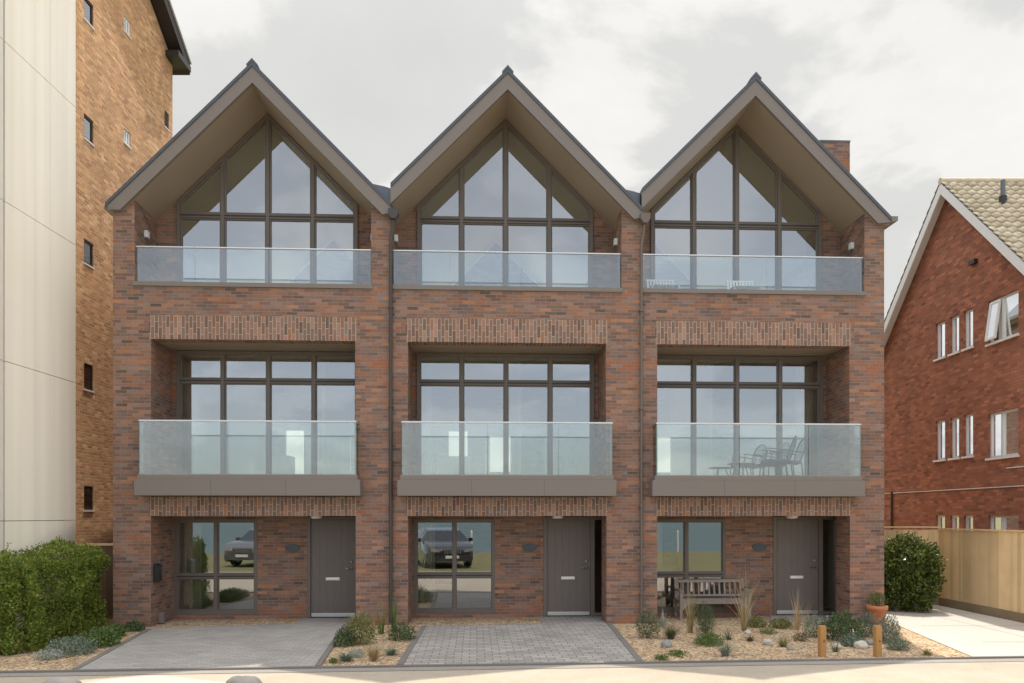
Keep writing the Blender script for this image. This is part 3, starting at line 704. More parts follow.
def wall_n():
    cs = sorted(set((o[0], o[1]) for o in ops)); y = Y0N
    def seg(a, c, za, zb=None):
        if zb is None:
            pts = [(a, za), (c, za), (c, ntop(c))]
            if a < YR < c: pts.append((YR, ntop(YR)))
            pts.append((a, ntop(a))); b.prism(pts, XN, XN+.3, 'x')
        else: b.box(XN, XN+.3, a, c, za, zb)
    for (a, c) in cs:
        seg(y, a, -.3); z = -.3
        for o in sorted([o for o in ops if (o[0], o[1]) == (a, c)], key=lambda o: o[2]): seg(a, c, z, o[2]); z = o[3]
        seg(a, c, z); y = c
    seg(y, Y1N, -.3)
wall_n()
b.box(XN+.3, XN+15, Y0N, Y0N+.3, -.3, ntop(Y0N)); b.box(XN+.3, XN+15, Y1N-.3, Y1N, -.3, ntop(Y1N))
npart(b, 'brick_wall', BRICK_RED)
b = MB(); b.box(XN+.31, XN+3, Y0N+.31, Y1N-.31, -.2, .0); b.box(XN+2.9, XN+3, Y0N+.31, Y1N-.31, 0, 7)
for z in (2.6, 5.4): b.box(XN+.31, XN+2.9, Y0N+.31, Y1N-.31, z, z+.25)
npart(b, 'interior', M['plaster'])
for (a, c, z0, z1, ci) in ops:
    f = MB(); X = XN+.06
    ws = .05
    f.box(X, X+.06, a, a+ws, z0, z1); f.box(X, X+.06, c-ws, c, z0, z1); f.box(X, X+.06, a+ws, c-ws, z0, z0+ws); f.box(X, X+.06, a+ws, c-ws, z1-ws, z1)
    if ci == 3: ym = a+(c-a)*.58; f.box(X, X+.06, ym-.035, ym+.035, z0+ws, z1-ws)
    f.box(XN-.05, XN+.06, a-.04, c+.04, z0-.05, z0-.002)
    fo = npart(f, 'window', M['white'])
    bays = [(a+ws, c-ws)] if ci < 3 else [(a+ws, ym-.035), (ym+.035, c-ws)]
    for bi, (p, q) in enumerate(bays):
        if ci == 3 and z0 > 6 and bi == 1:             # top hung sash standing open
            sb = MB(); dd = .22
            Mx = Matrix.Translation((X, 0, z1-ws)) @ Matrix.Rotation(R(8), 4, 'Y')
            hgt = z1-z0-2*ws
            for (s0, s1, e0, e1) in ((p, p+.05, -hgt, 0), (q-.05, q, -hgt, 0), (p+.05, q-.05, -hgt, -hgt+.05), (p+.05, q-.05, -.05, 0)): sb.box(-.05, -.005, s0, s1, e0, e1, 0, Mx)
            so_ = npart(sb, 'open_sash', M['white'])
            g = MB(); g.face([Mx @ Vector((-.03, p+.05, -hgt+.05)), Mx @ Vector((-.03, q-.05, -hgt+.05)), Mx @ Vector((-.03, q-.05, -.05)), Mx @ Vector((-.03, p+.05, -.05))]); g.build('window_pane', M['glass'], so_)
            continue
        g = MB(); g.face([(X+.03, p, z0+ws), (X+.03, q, z0+ws), (X+.03, q, z1-ws), (X+.03, p, z1-ws)]); g.build('window_pane', M['glass'], fo)
    cb = MB()                                          # net curtain behind the glass
    n = 14
    for k in range(n):
        ya, yc = a+.06+(c-a-.12)*k/n, a+.06+(c-a-.12)*(k+1)/n
        cb.face([(X+.16+.02*(k % 2), ya, z0+.05), (X+.16+.02*((k+1) % 2), yc, z0+.05), (X+.16+.02*((k+1) % 2), yc, z1-.05), (X+.16+.02*(k % 2), ya, z1-.05)], 0, None, True)
    cb.build('net_curtain', M['plaster'], fo)
# pantiled roof: rows of overlapping waved tiles on both slopes
def pantile(sgn):
    P = MB(); rows = 32; rl = .28; tw = .25; nx = 32; sub = 5
    sl = math.sqrt(1+PN*PN); dy = 1/sl; dz = PN/sl
    for r in range(rows):
        d0, d1 = r*rl, (r+1)*rl+.03
        vs = []; 
        cnt = nx*sub
        for k in range(cnt+1):
            x = XN-.28+k*tw/sub; ph = 2*math.pi*k/sub; hw = .028*math.sin(ph)
            for (d, lift) in ((d0, .015), (d1, .055), (d1+.002, .02)):
                y = YR-sgn*d*dy; z = ZR+.14-d*dz; vs.append((x, y-sgn*dz*(lift+hw), z+dy*(lift+hw)))
        b0 = len(P.v); P.v += vs
        for k in range(cnt):
            for q in (0, 1):
                f = (b0+k*3+q, b0+(k+1)*3+q, b0+(k+1)*3+q+1, b0+k*3+q+1); P.f.append(f if sgn > 0 else f[::-1]); P.m.append(0); P.sm.append(q == 0)
                P.uv.append([(k/sub, r+.5)]*4)
    return P
rp = pantile(1); r2 = pantile(-1)
for f, m_, s_, u_ in zip(r2.f, r2.m, r2.sm, r2.uv): rp.f.append(tuple(i+len(rp.v) for i in f)); rp.m.append(m_); rp.sm.append(s_); rp.uv.append(u_)
rp.v += r2.v
roof_n = npart(rp, 'roof', M['pantile'])
rg = MB(); rg.tube([(XN-.28, YR, ZR+.17), (XN+8, YR, ZR+.17)], .09, 10); npart(rg, 'ridge_tiles', M['pantile'])
for sgn, nm in ((1, 'bargeboard'), (-1, 'bargeboard')):
    bb = MB(); e = 6.6
    bb.prism([(YR, ZR+.12), (YR-sgn*e, ZR+.12-e*PN), (YR-sgn*e, ZR-.16-e*PN), (YR, ZR-.16)], XN-.27, XN-.23, 'x'); npart(bb, nm, M['white'], fixn=True)
    sb = MB(); sb.prism([(YR, ZR+.06), (YR-sgn*e, ZR+.06-e*PN), (YR-sgn*e, ZR+.03-e*PN), (YR, ZR+.03)], XN-.23, XN-.001, 'x'); npart(sb, 'verge_soffit', M['white'], fixn=True)
vp = MB(); yv = YR-1.0; zv = ZR-1.0*PN; xv = (1003-CX)/F*yv
vp.tube([(xv, yv, zv+.1), (xv, yv, zv+.32)], .09, 12, 1); vp.tube([(xv, yv, zv+.32), (xv, yv, zv+.72)], .055, 12, 0); npart(vp, 'vent_pipe', [M['lead'], M['framedark']])
cbm = MB(); zc = 2.9
cbm.tube([(XN-.015, 24, zc), (XN-.015, 14, zc-.02)], .012, 6); cbm.tube([(XN-.015, 18.1, 3.32), (XN-.015, 14, 3.30)], .014, 6)
npart(cbm, 'wall_cable', M['offwhite'])
dk = MB(); dk.tube([(XN-.04, ly(893, XN), .2), (XN-.04, ly(893, XN), 2.95)], .03, 8); npart(dk, 'drain_pipe', M['framedark'])
bx = MB(); bx.box(XN-.1, XN-.001, ly(972, XN)-.25, ly(972, XN), ZR-2.35, ZR-2.25); npart(bx, 'bat_box', M['framedark'])

# ------------------------------------------------------------ fence on the right
fx, fyb, ft = 10.55, 19.3, 1.87
fe = thing('timber_fence', (fx, fyb, 0), 'tall close boarded timber fence turning the corner beside the pale driveway', 'fence')
IF = Matrix.Translation((-fx, -fyb, 0))
def fpart(mb, name, m, **k): o = mb.build(name, m, None, **k); o.parent = fe; o.matrix_parent_inverse = IF; return o
bd = MB(); y = fyb
while y > 10.2:
    wdt = .125; dz = rnd.uniform(-.006, .006); bd.box(fx+rnd.uniform(0, .01), fx+.024, y-wdt, y-.002, .20, ft+dz); y -= wdt
fpart(bd, 'side_boards', M['fence'])
bd = MB(); x = fx
while x > 7.6:
    bd.box(x-.123, x-.002, fyb+rnd.uniform(0, .008), fyb+.022, .20, ft+rnd.uniform(-.006, .006)); x -= .125
fpart(bd, 'back_boards', M['fence'])
cp = MB(); cp.box(fx-.02, fx+.05, 10.2, fyb, ft+.008, ft+.045); cp.box(7.6, fx+.05, fyb-.025, fyb+.045, ft+.046, ft+.08); fpart(cp, 'capping_rail', M['fence'])
gbm = MB(); gbm.box(fx-.012, fx+.02, 10.2, fyb-.01, -.05, .196); gbm.box(7.6, fx-.02, fyb-.012, fyb+.02, -.05, .196); fpart(gbm, 'gravel_board', M['fencebase'])
for y in (17.2, 14.9, 12.6):
    p = MB(); p.box(fx+.03, fx+.13, y, y+.1, 0, ft-.05); fpart(p, 'fence_post', M['fencebase'])

# ------------------------------------------------------------ plants
def leaf(mb, p, d, nrm, ln, wd, m=0):
    d = d.normalized(); s = d.cross(nrm)
    if s.length < 1e-4: s = d.cross(Vector((1, 0, .3)))
    s = s.normalized()*wd*.5; n2 = s.cross(d).normalized()*ln*.08
    b0 = len(mb.v); mb.v += [tuple(p), tuple(p+d*ln*.5+s-n2), tuple(p+d*ln), tuple(p+d*ln*.5-s-n2)]; mb.f.append((b0, b0+1, b0+2, b0+3)); mb.m.append(m); mb.sm.append(False); mb.uv.append(None)
def rv(): return Vector((rnd.gauss(0, 1), rnd.gauss(0, 1), rnd.gauss(0, 1))).normalized()
def cloud(mb, n, fn, ln, wd, up=.3, m=0, jit=.25):
    for _ in range(n):
        p, nr = fn(); a = (nr+rv()*.8).normalized(); d = (rv()+Vector((0, 0, up))+nr*.4)
        k = rnd.uniform(1-jit, 1+jit); leaf(mb, p, d, a, ln*k, wd*k, m)
def blob_fn(c, r, nz=.28, freq=1.6, inner=.35, zmin=.0, seed=0):
    c = Vector(c); r = Vector(r)
    def fn():
        while True:
            d = rv(); 
            if d.z < -.8: continue
            k = 1+nz*mnoise.noise(d*freq+Vector((seed, seed*2.1, 0)))+.5*nz*mnoise.noise(d*freq*3+Vector((seed, 0, 5)))
            k *= 1-abs(rnd.gauss(0, inner))*.5
            p = c+Vector((d.x*r.x, d.y*r.y, d.z*r.z))*k
            if p.z > zmin: return p, d
    return fn
def stems(mb, c, n, spread, h, m=1, r=.006, droop=.1):
    for _ in range(n):
        a = rnd.uniform(0, 6.28); q = Vector((math.cos(a), math.sin(a), 0))*rnd.uniform(.2, 1)*spread; hh = h*rnd.uniform(.6, 1)
        mb.tube([c+q*.15, c+q*.5+Vector((0, 0, hh*.5)), c+q+Vector((0, 0, hh))], [r, r*.8, r*.4], 4, m, cap=False)
def plant(name, loc, label, cat, mb, mats):
    o = mb.build(name, mats); o.location = loc; return tag(o, label, cat)
def bush(name, px, py, w_, h, mat, label, n=500, ln=.05, wd=.022, cat='shrub', flowers=0, up=.5, dep=None):
    g = gp(px, py); s = MB(); r = w_/2
    cloud(s, int(n*2.1), blob_fn((0, 0, h*.36), (r, dep or r, h*.64), .38, 2.2, .55, .005, px), ln*.9, wd, up)
    for _ in range(int(5+w_*14)):
        a = rnd.uniform(0, 6.28); q = Vector((math.cos(a), math.sin(a), 0))*r*rnd.uniform(.1, .9); tip = q*1.15+Vector((0, 0, h*rnd.uniform(.7, 1.2)*(1-.4*q.length/r)))
        for k in range(8): leaf(s, q.lerp(tip, k/8)*1.0, rv()+Vector((0, 0, .9)), rv(), ln*.8, wd*.9, 0)
    stems(s, Vector((0, 0, -.02)), 10, r*.8, h*.6, 1, .004)
    for _ in range(flowers):
        f = blob_fn((0, 0, h*.5), (r, r, h*.55), .2, 1.5, .05, .02, px)(); 
        for k in range(6): leaf(s, f[0]+f[1]*.01, rv()+f[1]*.5, f[1], .035, .03, 2)
    return plant(name, g, label, cat, s, [L[mat], L['twig'], L['petal']])
def grass(name, px, py, h, spread, mat, label, n=90, wd=.007, droop=.5, mat2=None, cat='grass clump', base=.05):
    g = gp(px, py); s = MB()
    for _ in range(n):
        a = rnd.uniform(0, 6.28); q = Vector((math.cos(a), math.sin(a), 0)); sp_ = spread*rnd.random()**.7; hh = h*rnd.uniform(.3, 1)*(1-.25*sp_/max(spread, .01))
        p0 = q*base*rnd.random(); side = Vector((-q.y, q.x, 0)).lerp(Vector((rnd.gauss(0, 1), rnd.gauss(0, 1), 0)), .6).normalized()*wd*.5
        pts = []
        for k in range(5):
            tt = k/4; pts.append(p0+q*sp_*(tt**1.8)+Vector((0, 0, hh*(tt-droop*.35*tt**3*(sp_/max(spread, .01))))))
        b0 = len(s.v); mi = 0 if (mat2 is None or rnd.random() < .65) else 1
        for k, p in enumerate(pts):
            t_ = 1-(k/4)**2*.9; s.v += [tuple(p-side*t_), tuple(p+side*t_)]
        for k in range(4): s.f.append((b0+2*k, b0+2*k+1, b0+2*k+3, b0+2*k+2)); s.m.append(mi); s.sm.append(False); s.uv.append(None)
    return plant(name, g, label, cat, s, [L[mat], L[mat2 or mat]])

# hedge at the left, the big shrub by the fence
def hedge():
    s = MB()
    def fn():
        while True:
            # rounded box surface sampled by area
            x = rnd.uniform(-1, 1); y = rnd.uniform(-1, 1); z = rnd.random()
            f = rnd.random()
            if f < .40: y = -1
            elif f < .72: x = 1
            elif f < .95: z = 1
            else: x = -1
            nr = Vector((x**5, y**5, (z**5 if f > .72 else .1)))
            X0 = -9.45; p = Vector((X0+1.62*x-.06*y, 14.0+1.85*y, 1.56*z))
            p.x += -.22*(y+1)*(.5 if x > 0 else 0)
            # round the top and vertical edges
            rr = Vector((x, y, 0)); k = max(0, max(abs(x), abs(y))+z-1.72)
            p.z -= k*.5
            if abs(x) > .8 and abs(y) > .8: p.x -= (abs(x)-.8)*.9*math.copysign(1, x); p.y -= (abs(y)-.8)*.9*math.copysign(1, y)
            nn = mnoise.noise(p*.95)*.34+mnoise.noise(p*2.9)*.20
            nr = nr.normalized() if nr.length > .01 else Vector((0, 0, 1))
            p += nr*(nn-abs(rnd.gauss(0, .15)))
            if p.z > .02: return p, nr
    cloud(s, 70000, fn, .058, .029, .55)
    # upright new shoots above the clipped line
    for _ in range(900):
        p, nr = fn()
        if nr.z < .4 and rnd.random() < .7: continue
        tip = p+Vector((rnd.gauss(0, .05), rnd.gauss(0, .05), rnd.uniform(.06, .2)))
        s.tube([p, tip], [.004, .002], 3, 1, cap=False)
        for k in range(9): leaf(s, p.lerp(tip, k/8), rv()+Vector((0, 0, .9)), rv(), .06, .028, 0)
    for _ in range(60):
        x, y = rnd.uniform(-10.6, -8.1), rnd.uniform(12.5, 15.6); s.tube([(x, y, 0), (x+rnd.gauss(0, .15), y+rnd.gauss(0, .15), .8), (x+rnd.gauss(0, .3), y+rnd.gauss(0, .3), 1.4)], [.03, .02, .008], 5, 1, cap=False)
    return tag(s.build('hedge', [L['hedge'], L['twig']]), 'tall leafy green hedge in front of the cream clad tower', 'hedge')
hedge()
s = MB(); f1 = blob_fn((0, 0, .80), (.74, .68, .90), .28, 2.2, .40, .03, 4)
cloud(s, 15000, f1, .075, .040, .4); stems(s, Vector((0, 0, 0)), 40, .6, 1.4, r=.014)
o = plant('evergreen_shrub', (9.2, 18.2, 0), 'big rounded evergreen shrub in the corner of the timber fence', 'shrub', s, [L['shrub'], L['twig']])

# left bed ground cover
bush('blue_spurge', 72, 654, .75, .26, 'blue', 'blue-green ground cover clump at the hedge foot nearest the kerb', 600, .06, .02)
bush('leafy_perennial', 100, 646, .62, .30, 'green', 'bright green leafy clump at the hedge foot beside the left driveway', 500, .07, .03)
bush('leafy_perennial', 116, 636, .40, .20, 'green', 'small leafy clump between the hedge and the first brick pier', 260, .06, .03)
bush('leafy_perennial', 134, 631, .40, .17, 'dark', 'low dark green clump at the foot of the leftmost brick pier', 260, .05, .026)
bush('silver_cushion', 49, 659, .40, .14, 'silver', 'pale silvery low clump at the hedge front by the pavement', 300, .05, .014)
# bed between the first and second drives
bush('dark_perennial', 345, 646, .36, .30, 'dark', 'dark green mound beside the edge of the left driveway in the narrow bed', 380, .055, .018)
bush('olive_perennial', 361, 644, .52, .52, 'olive', 'tall olive green leafy plant with pale stems in the narrow gravel bed', 620, .065, .018)
grass('tall_spire', 381, 634, .85, .16, 'green', 'tall thin green spires against the pier left of the downpipe', 34, .014, .2, 'olive', 'plant')
grass('tall_spire', 394, 632, .92, .10, 'green', 'tall thin green spires right against the dark downpipe', 34, .016, .1, 'green', 'plant')
bush('dark_perennial', 402, 640, .50, .30, 'dark', 'dense dark green mound by the corner of the middle driveway', 600, .05, .014)
grass('blue_fescue', 346, 661, .20, .26, 'blue', 'blue-grey fescue tuft nearest the left driveway kerb end', 260, .008, .9)
grass('blue_fescue', 391, 655, .19, .22, 'blue', 'blue-grey fescue tuft right of the pale wiry grass', 230, .008, .9)
grass('wiry_grass', 374, 661, .40, .24, 'straw', 'pale straw coloured wiry grass dome at the middle of the narrow bed front', 330, .005, .7, 'mauve')
bush('silver_cushion', 357, 657, .26, .12, 'silver', 'tiny silver cushion plant between the fescue and the straw grass', 160, .04, .012)
bush('low_weed', 333, 663, .12, .06, 'green', 'tiny green weed at the kerb by the left driveway', 60, .04, .015)
# garden of the third house
bush('fine_leaved_shrub', 648, 638, .46, .52, 'dark', 'fine leaved green bush at the pier right of the middle driveway', 700, .045, .01)
grass('silver_spike', 663, 627, .42, .16, 'silver', 'pale silvery spiky plant in front of the bench arm', 60, .014, .4, None, 'plant')
grass('bronze_tuft', 671, 639, .36, .24, 'mauve', 'bronze and green tuft right behind the grey stone', 330, .007, .5, 'dark')
grass('feather_grass', 690, 633, 1.2, .26, 'straw', 'tall straw feather grass in front of the left end of the bench', 90, .008, .35, 'olive')
bush('spiky_perennial', 706, 635, .34, .56, 'dark', 'tall dark green spiky plant in front of the middle of the bench', 520, .07, .010, 'plant', 0, 1.2)
bush('low_perennial', 709, 645, .50, .18, 'green', 'sprawling low green plant in front of the tall dark spiky plant', 520, .05, .016)
grass('green_tuft', 729, 640, .36, .20, 'dark', 'small loose green tuft under the right end of the bench', 46, .009, .5)
grass('blue_tuft', 725, 656, .36, .26, 'blue', 'blue-green tuft in the gravel nearest the kerb', 130, .008, .6)
grass('feather_grass', 744, 631, 1.5, .40, 'straw', 'tallest straw feather grass at the right end of the bench', 95, .008, .35, 'olive')
bush('yellow_green_mound', 756, 627, .42, .20, 'olive', 'low yellow-green mound just right of the tallest feather grass', 420, .04, .02)
bush('yellow_green_mound', 781, 628, .44, .19, 'olive', 'low yellow-green mound in front of the last front door', 420, .04, .02)
grass('dry_tuft', 750, 641, .17, .14, 'mauve', 'small dull tuft in gravel left of the pale stone', 110, .007, .5)
grass('dry_tuft', 783, 647, .26, .20, 'olive', 'greyish tuft in gravel right of the pale stone', 170, .006, .6)
grass('feather_grass', 797, 630, 1.0, .22, 'straw', 'straw feather grass standing before the last door', 85, .008, .35, 'straw')
grass('wiry_grass', 808, 626, .75, .42, 'straw', 'thin arching grass with sparse heads beside the garden path', 46, .005, .8, 'olive')
bush('heather_clump', 801, 641, .30, .14, 'mauve', 'low mauve heather clump left of the first bollard', 240, .035, .009)
bush('blue_shrub', 815, 637, .42, .38, 'blue', 'blue-green small shrub behind the left wooden bollard', 480, .045, .012)
bush('flowering_bush', 843, 640, .74, .48, 'dark', 'dark green bush with a white flower between the wooden bollards', 1000, .05, .026, 'shrub', 2)
bush('blue_cushion', 852, 646, .36, .18, 'blue', 'grey-green cushion plant at the foot of the flowering bush', 300, .045, .02)
bush('lavender', 867, 637, .34, .44, 'blue', 'lavender bush in front of the terracotta pot', 460, .06, .010, 'shrub', 0, 1.2)
bush('lavender', 889, 643, .40, .48, 'blue', 'lavender bush right behind the right wooden bollard', 560, .06, .011, 'shrub', 0, 1.0)
bush('lavender', 898, 650, .34, .18, 'blue', 'low lavender clump by the corner of the pale driveway', 320, .05, .011)
grass('rockery_weed', 836, 652, .22, .10, 'dark', 'small weed just right of the left wooden bollard', 30, .012, .5, None, 'weed')
grass('rockery_weed', 927, 655, .17, .16, 'olive', 'yellowish weed in gravel at the pale driveway edge', 60, .012, .6, None, 'weed')
bush('low_weed', 661, 660, .2, .07, 'green', 'small low weed near the kerb left of the garden', 70, .045, .016, 'weed')
bush('low_weed', 677, 656, .32, .08, 'green', 'flat spreading weed in gravel before the grey stone', 100, .045, .016, 'weed')
bush('low_weed', 768, 634, .30, .10, 'green', 'small weed in gravel between the two yellow-green mounds', 90, .04, .016, 'weed')

# stones in the gravel
def stone(px, py, w_, h, mat, label, seed, dep=None, name='boulder'):
    g = gp(px, py); bm = bmesh.new(); bmesh.ops.create_icosphere(bm, subdivisions=4, radius=1)
    for v in bm.verts:
        k = 1+.22*mnoise.noise(v.co*1.1+Vector((seed, 0, 0)))+.07*mnoise.noise(v.co*3.2+Vector((seed, 2, 0)))
        v.co = Vector((v.co.x*w_/2, v.co.y*(dep or w_*.7)/2, v.co.z*h*.62))*k+Vector((0, 0, h*.36))
    me = bpy.data.meshes.new(name); bm.to_mesh(me); bm.free(); me.materials.append(M[mat])
    for p in me.polygons: p.use_smooth = True
    o = bpy.data.objects.new(name, me); COL.objects.link(o); o.location = g; o.rotation_euler = (0, 0, seed); return tag(o, label, 'stone')
stone(667, 647, .25, .13, 'stone_grey', 'smooth grey stone in gravel by the bronze tuft', 1)
stone(768, 645, .20, .11, 'stone_pale', 'pale stone in gravel midway between bench and bollard', 2.2)
stone(836, 649, .19, .10, 'stone_pale', 'pale stone right beside the left wooden bollard', 3.4)
stone(861, 648, .30, .13, 'stone_pale', 'largest pale stone left of the right wooden bollard', .6)
stone(870, 645, .15, .09, 'stone_grey', 'small grey stone touching the right wooden bollard', 2.8)
stone(861, 640, .16, .09, 'stone_grey', 'small brownish stone under the lavender by the pot', 1.7)
stone(748, 634, .14, .08, 'stone_pale', 'small pale stone behind the right end of the bench grass', .3)
stone(790, 650, .12, .06, 'stone_grey', 'little grey stone near the kerb left of the bollards', 5.1)
stone(699, 640, .10, .06, 'stone_pale', 'little pale stone at the foot of the dark spiky plant', 5.9)
# big stones on the near verge, only their tops in view
def near_stone(px, pt, Y, w_, h, mat, label, seed, dep):
    X = (px-CX)/F*Y; o = stone(600, 660, w_, h, mat, label, seed, dep); o.location = (X, Y, -.05); o.rotation_euler = (0, 0, 0); return o
near_stone(148, 675, 9.6, 1.95, .27, 'stone_pale', 'long pale boulder cut by the bottom edge of the photo', 4.3, .7)
near_stone(57, 675, 9.7, .50, .26, 'stone_dark', 'dark boulder at the left end of the long pale boulder', 1.2, .5)
near_stone(243, 674, 9.75, .50, .27, 'stone_dark', 'dark boulder at the right end of the long pale boulder', 2.6, .5)

# loose pebbles over the gravel
pb = MB(); GBED = []
def in_bed(px, py):
    if py > 661: return False
    if 150 < px < 318 or 405 < px < 612+(py-623)*.75: return False
    if px > 885+(py-612)*1.9: return False
    return True
cnt = 0
while cnt < 2600:
    px = rnd.choice([rnd.uniform(318, 425), rnd.uniform(612, 900), rnd.uniform(612, 900), rnd.uniform(612, 900), rnd.uniform(40, 140)]); Yp = rnd.uniform(H*F/(661-CY), 16.2); py = CY+H*F/Yp
    if not in_bed(px, py): continue
    g = gp(px, py); r = rnd.uniform(.008, .02)*(1.7 if rnd.random() < .06 else 1); cnt += 1
    q = [Vector((rnd.uniform(.7, 1.3)*a, rnd.uniform(.7, 1.3)*b_, c_*.7))*r for a, b_, c_ in ((1, 0, 0), (0, 1, 0), (-1, 0, 0), (0, -1, 0), (0, 0, 1))]
    b0 = len(pb.v); pb.v += [tuple(g+v+Vector((0, 0, r*.25))) for v in q]
    for f in ((0, 1, 4), (1, 2, 4), (2, 3, 4), (3, 0, 4)): pb.f.append(tuple(b0+i for i in f)); pb.m.append(0); pb.sm.append(False); pb.uv.append(None)
tag(pb.build('loose_pebbles', M['pebble']), 'loose golden pebbles scattered over the gravel beds', 'pebbles', None, 'stuff')

# ------------------------------------------------------------ garden objects
for px, lab in ((822, 'square wooden bollard at the kerb, the left one with the flowering bush beside it'), (877.5, 'square wooden bollard at the kerb in front of the terracotta pot')):
    g = gp(px, 656.5); r = thing('wooden_bollard', g, lab, 'bollard', .12, 'wooden bollards along the kerb')
    b = MB(); b.box(-.048, .048, -.048, .048, -.1, .475); b.prism([(-.048, .475), (.048, .475), (.042, .485), (-.042, .485)], -.044, .044, 'y'); b.build('post', M['bollard'], r, bevel=.006)
    k = MB(); k.lathe([(0, -.004), (.012, -.004), (.012, .002)], 10, (.008, -.049, .25), axis='y'); k.build('bolt_hole', M['black'], r)
g = W(7.50, -.22); r = thing('terracotta_pot', g, 'terracotta pot standing against the end brick pier', 'plant pot')
b = MB(); b.lathe([(0, .0), (.125, .0), (.135, .02), (.185, .29), (.205, .29), (.21, .37), (.19, .375), (.175, .33), (0, .32)], 28); b.build('pot', M['terracotta'], r)
b = MB(); b.lathe([(.176, .335), (.1, .345), (0, .35)], 20); b.build('soil', M['soil'], r)
s = MB(); cloud(s, 420, blob_fn((0, 0, .47), (.15, .15, .17), .3, 2, .4, .33, 2), .05, .014, .8); stems(s, Vector((0, 0, .34)), 14, .1, .2)
o = s.build('potted_herb', [L['green'], L['twig']]); o.location = g; tag(o, 'small bushy green herb growing in the terracotta pot', 'plant')

# bench
def bench():
    c = W(4.37, .56); r = thing('garden_bench', c, 'weathered slatted wooden bench under the window of the last house', 'bench', TH)
    Lh = .77; bk = .40
    b = MB()
    for k in range(5): b.box(-Lh, Lh, -.02+k*.085, .045+k*.085, .40, .425)
    b.box(-Lh+.03, Lh-.03, -.015, .015, .33, .40); b.build('seat', M['bench'], r, bevel=.004)
    b = MB(); A = Matrix.Translation((0, .40, .42)) @ Matrix.Rotation(R(-9), 4, 'X')
    b.box(-Lh+.03, Lh-.03, -.02, .02, .03, .085, 0, A); b.box(-Lh+.03, Lh-.03, -.022, .022, .335, .40, 0, A)
    n = 13
    for k in range(n): x = -Lh+.08+k*(2*Lh-.16)/(n-1); b.box(x-.02, x+.02, -.009, .009, .085, .335, 0, A)
    b.build('backrest', M['bench'], r, bevel=.004)
    for sx_ in (-1, 1):
        x = sx_*(Lh-.03)
        b = MB(); b.box(x-.03, x+.03, -.04, .02, 0, .60); b.build('leg', M['bench'], r, bevel=.004)
        b = MB(); b.box(x-.03, x+.03, .39, .45, 0, .42); b.box(x-.03, x+.03, -.03, .03, .0, .42, 0, A); b.build('leg', M['bench'], r, bevel=.004)
        b = MB(); b.box(x-.035, x+.035, -.07, .44, .60, .63); b.build('armrest', M['bench'], r, bevel=.006)
        b = MB(); b.box(x-.02, x+.02, .02, .39, .14, .19); b.box(x-.02, x+.02, .02, .39, .335, .395); b.build('side_rail', M['bench'], r)
        b = MB(); b.prism([(sx_*(Lh-.06), .33), (sx_*(Lh-.24), .33), (sx_*(Lh-.14), .28), (sx_*(Lh-.06), .18)], -.012, .012, 'y'); b.build('bracket', M['bench'], r, fixn=True)
bench()

# balcony furniture of the last house
METAL = plain('black_garden_metal', (.045, .047, .05), .45, .2)
CUSH = plain('charcoal_seat_pad', (.07, .072, .075), .9, 0, .15, 20)
def chair(u, wd, rz, label):
    r = thing('garden_chair', W(5.01+u, wd, 3.0), label, 'chair', TH+rz, 'wire chairs on the glass fronted balcony')
    fr = MB()
    for s_ in (-1, 1):
        y = s_*.27
        fr.tube([(.28, y, 0), (.26, y, .32), (.20, y, .56), (.24, y, .62), (-.02, y, .60), (-.30, y, .56)], .012, 7)
        fr.tube([(-.30, y, 0), (-.26, y, .36)], .012, 7)
    fr.tube([(.26, -.27, .33), (.26, .27, .33)], .011, 6); fr.tube([(-.26, -.27, .33), (-.26, .27, .33)], .011, 6)
    fr.build('chair_frame', METAL, r)
    bkr = MB(); loop = []
    for k in range(21):
        a = -math.pi*.5+2*math.pi*k/20; yy = .27*math.cos(a); z = .60+.28*math.sin(a); loop.append((-.24-(z-.32)*.30, yy, z))
    bkr.tube(loop, .012, 7)
    for k in range(-3, 4):
        y = k*.068; hh = .28*math.sqrt(max(0, 1-(y/.27)**2)); bkr.tube([(-.24-(.28-hh)*.3, y, .60-hh), (-.24-(.28+hh)*.3, y, .60+hh)], .004, 5)
    for k in range(-3, 4):
        z = k*.07; hy = .27*math.sqrt(max(0, 1-(z/.28)**2)); bkr.tube([(-.24-(.28+z)*.3, -hy, .60+z), (-.24-(.28+z)*.3, hy, .60+z)], .004, 5)
    bkr.build('backrest', METAL, r)
    st = MB(); st.box(-.26, .27, -.26, .26, .34, .395); st.build('seat_pad', CUSH, r, bevel=.02)
chair(.55, .25, R(168), 'black wire chair nearest the glass on the balcony above the last door')
chair(.92, .66, R(176), 'black wire chair at the back of the balcony above the last door')
r = thing('low_table', W(5.01-.12, .42, 3.0), 'low round black metal table on the balcony of the last house', 'table', TH)
b = MB(); b.lathe([(0, .30), (.28, .30), (.29, .31), (.28, .325), (0, .325)], 24); b.build('table_top', METAL, r)
for k in range(3):
    a = k*2.094+.4; b = MB(); b.tube([(.1*math.cos(a), .1*math.sin(a), .30), (.22*math.cos(a), .22*math.sin(a), 0)], .012, 7); b.build('leg', METAL, r)
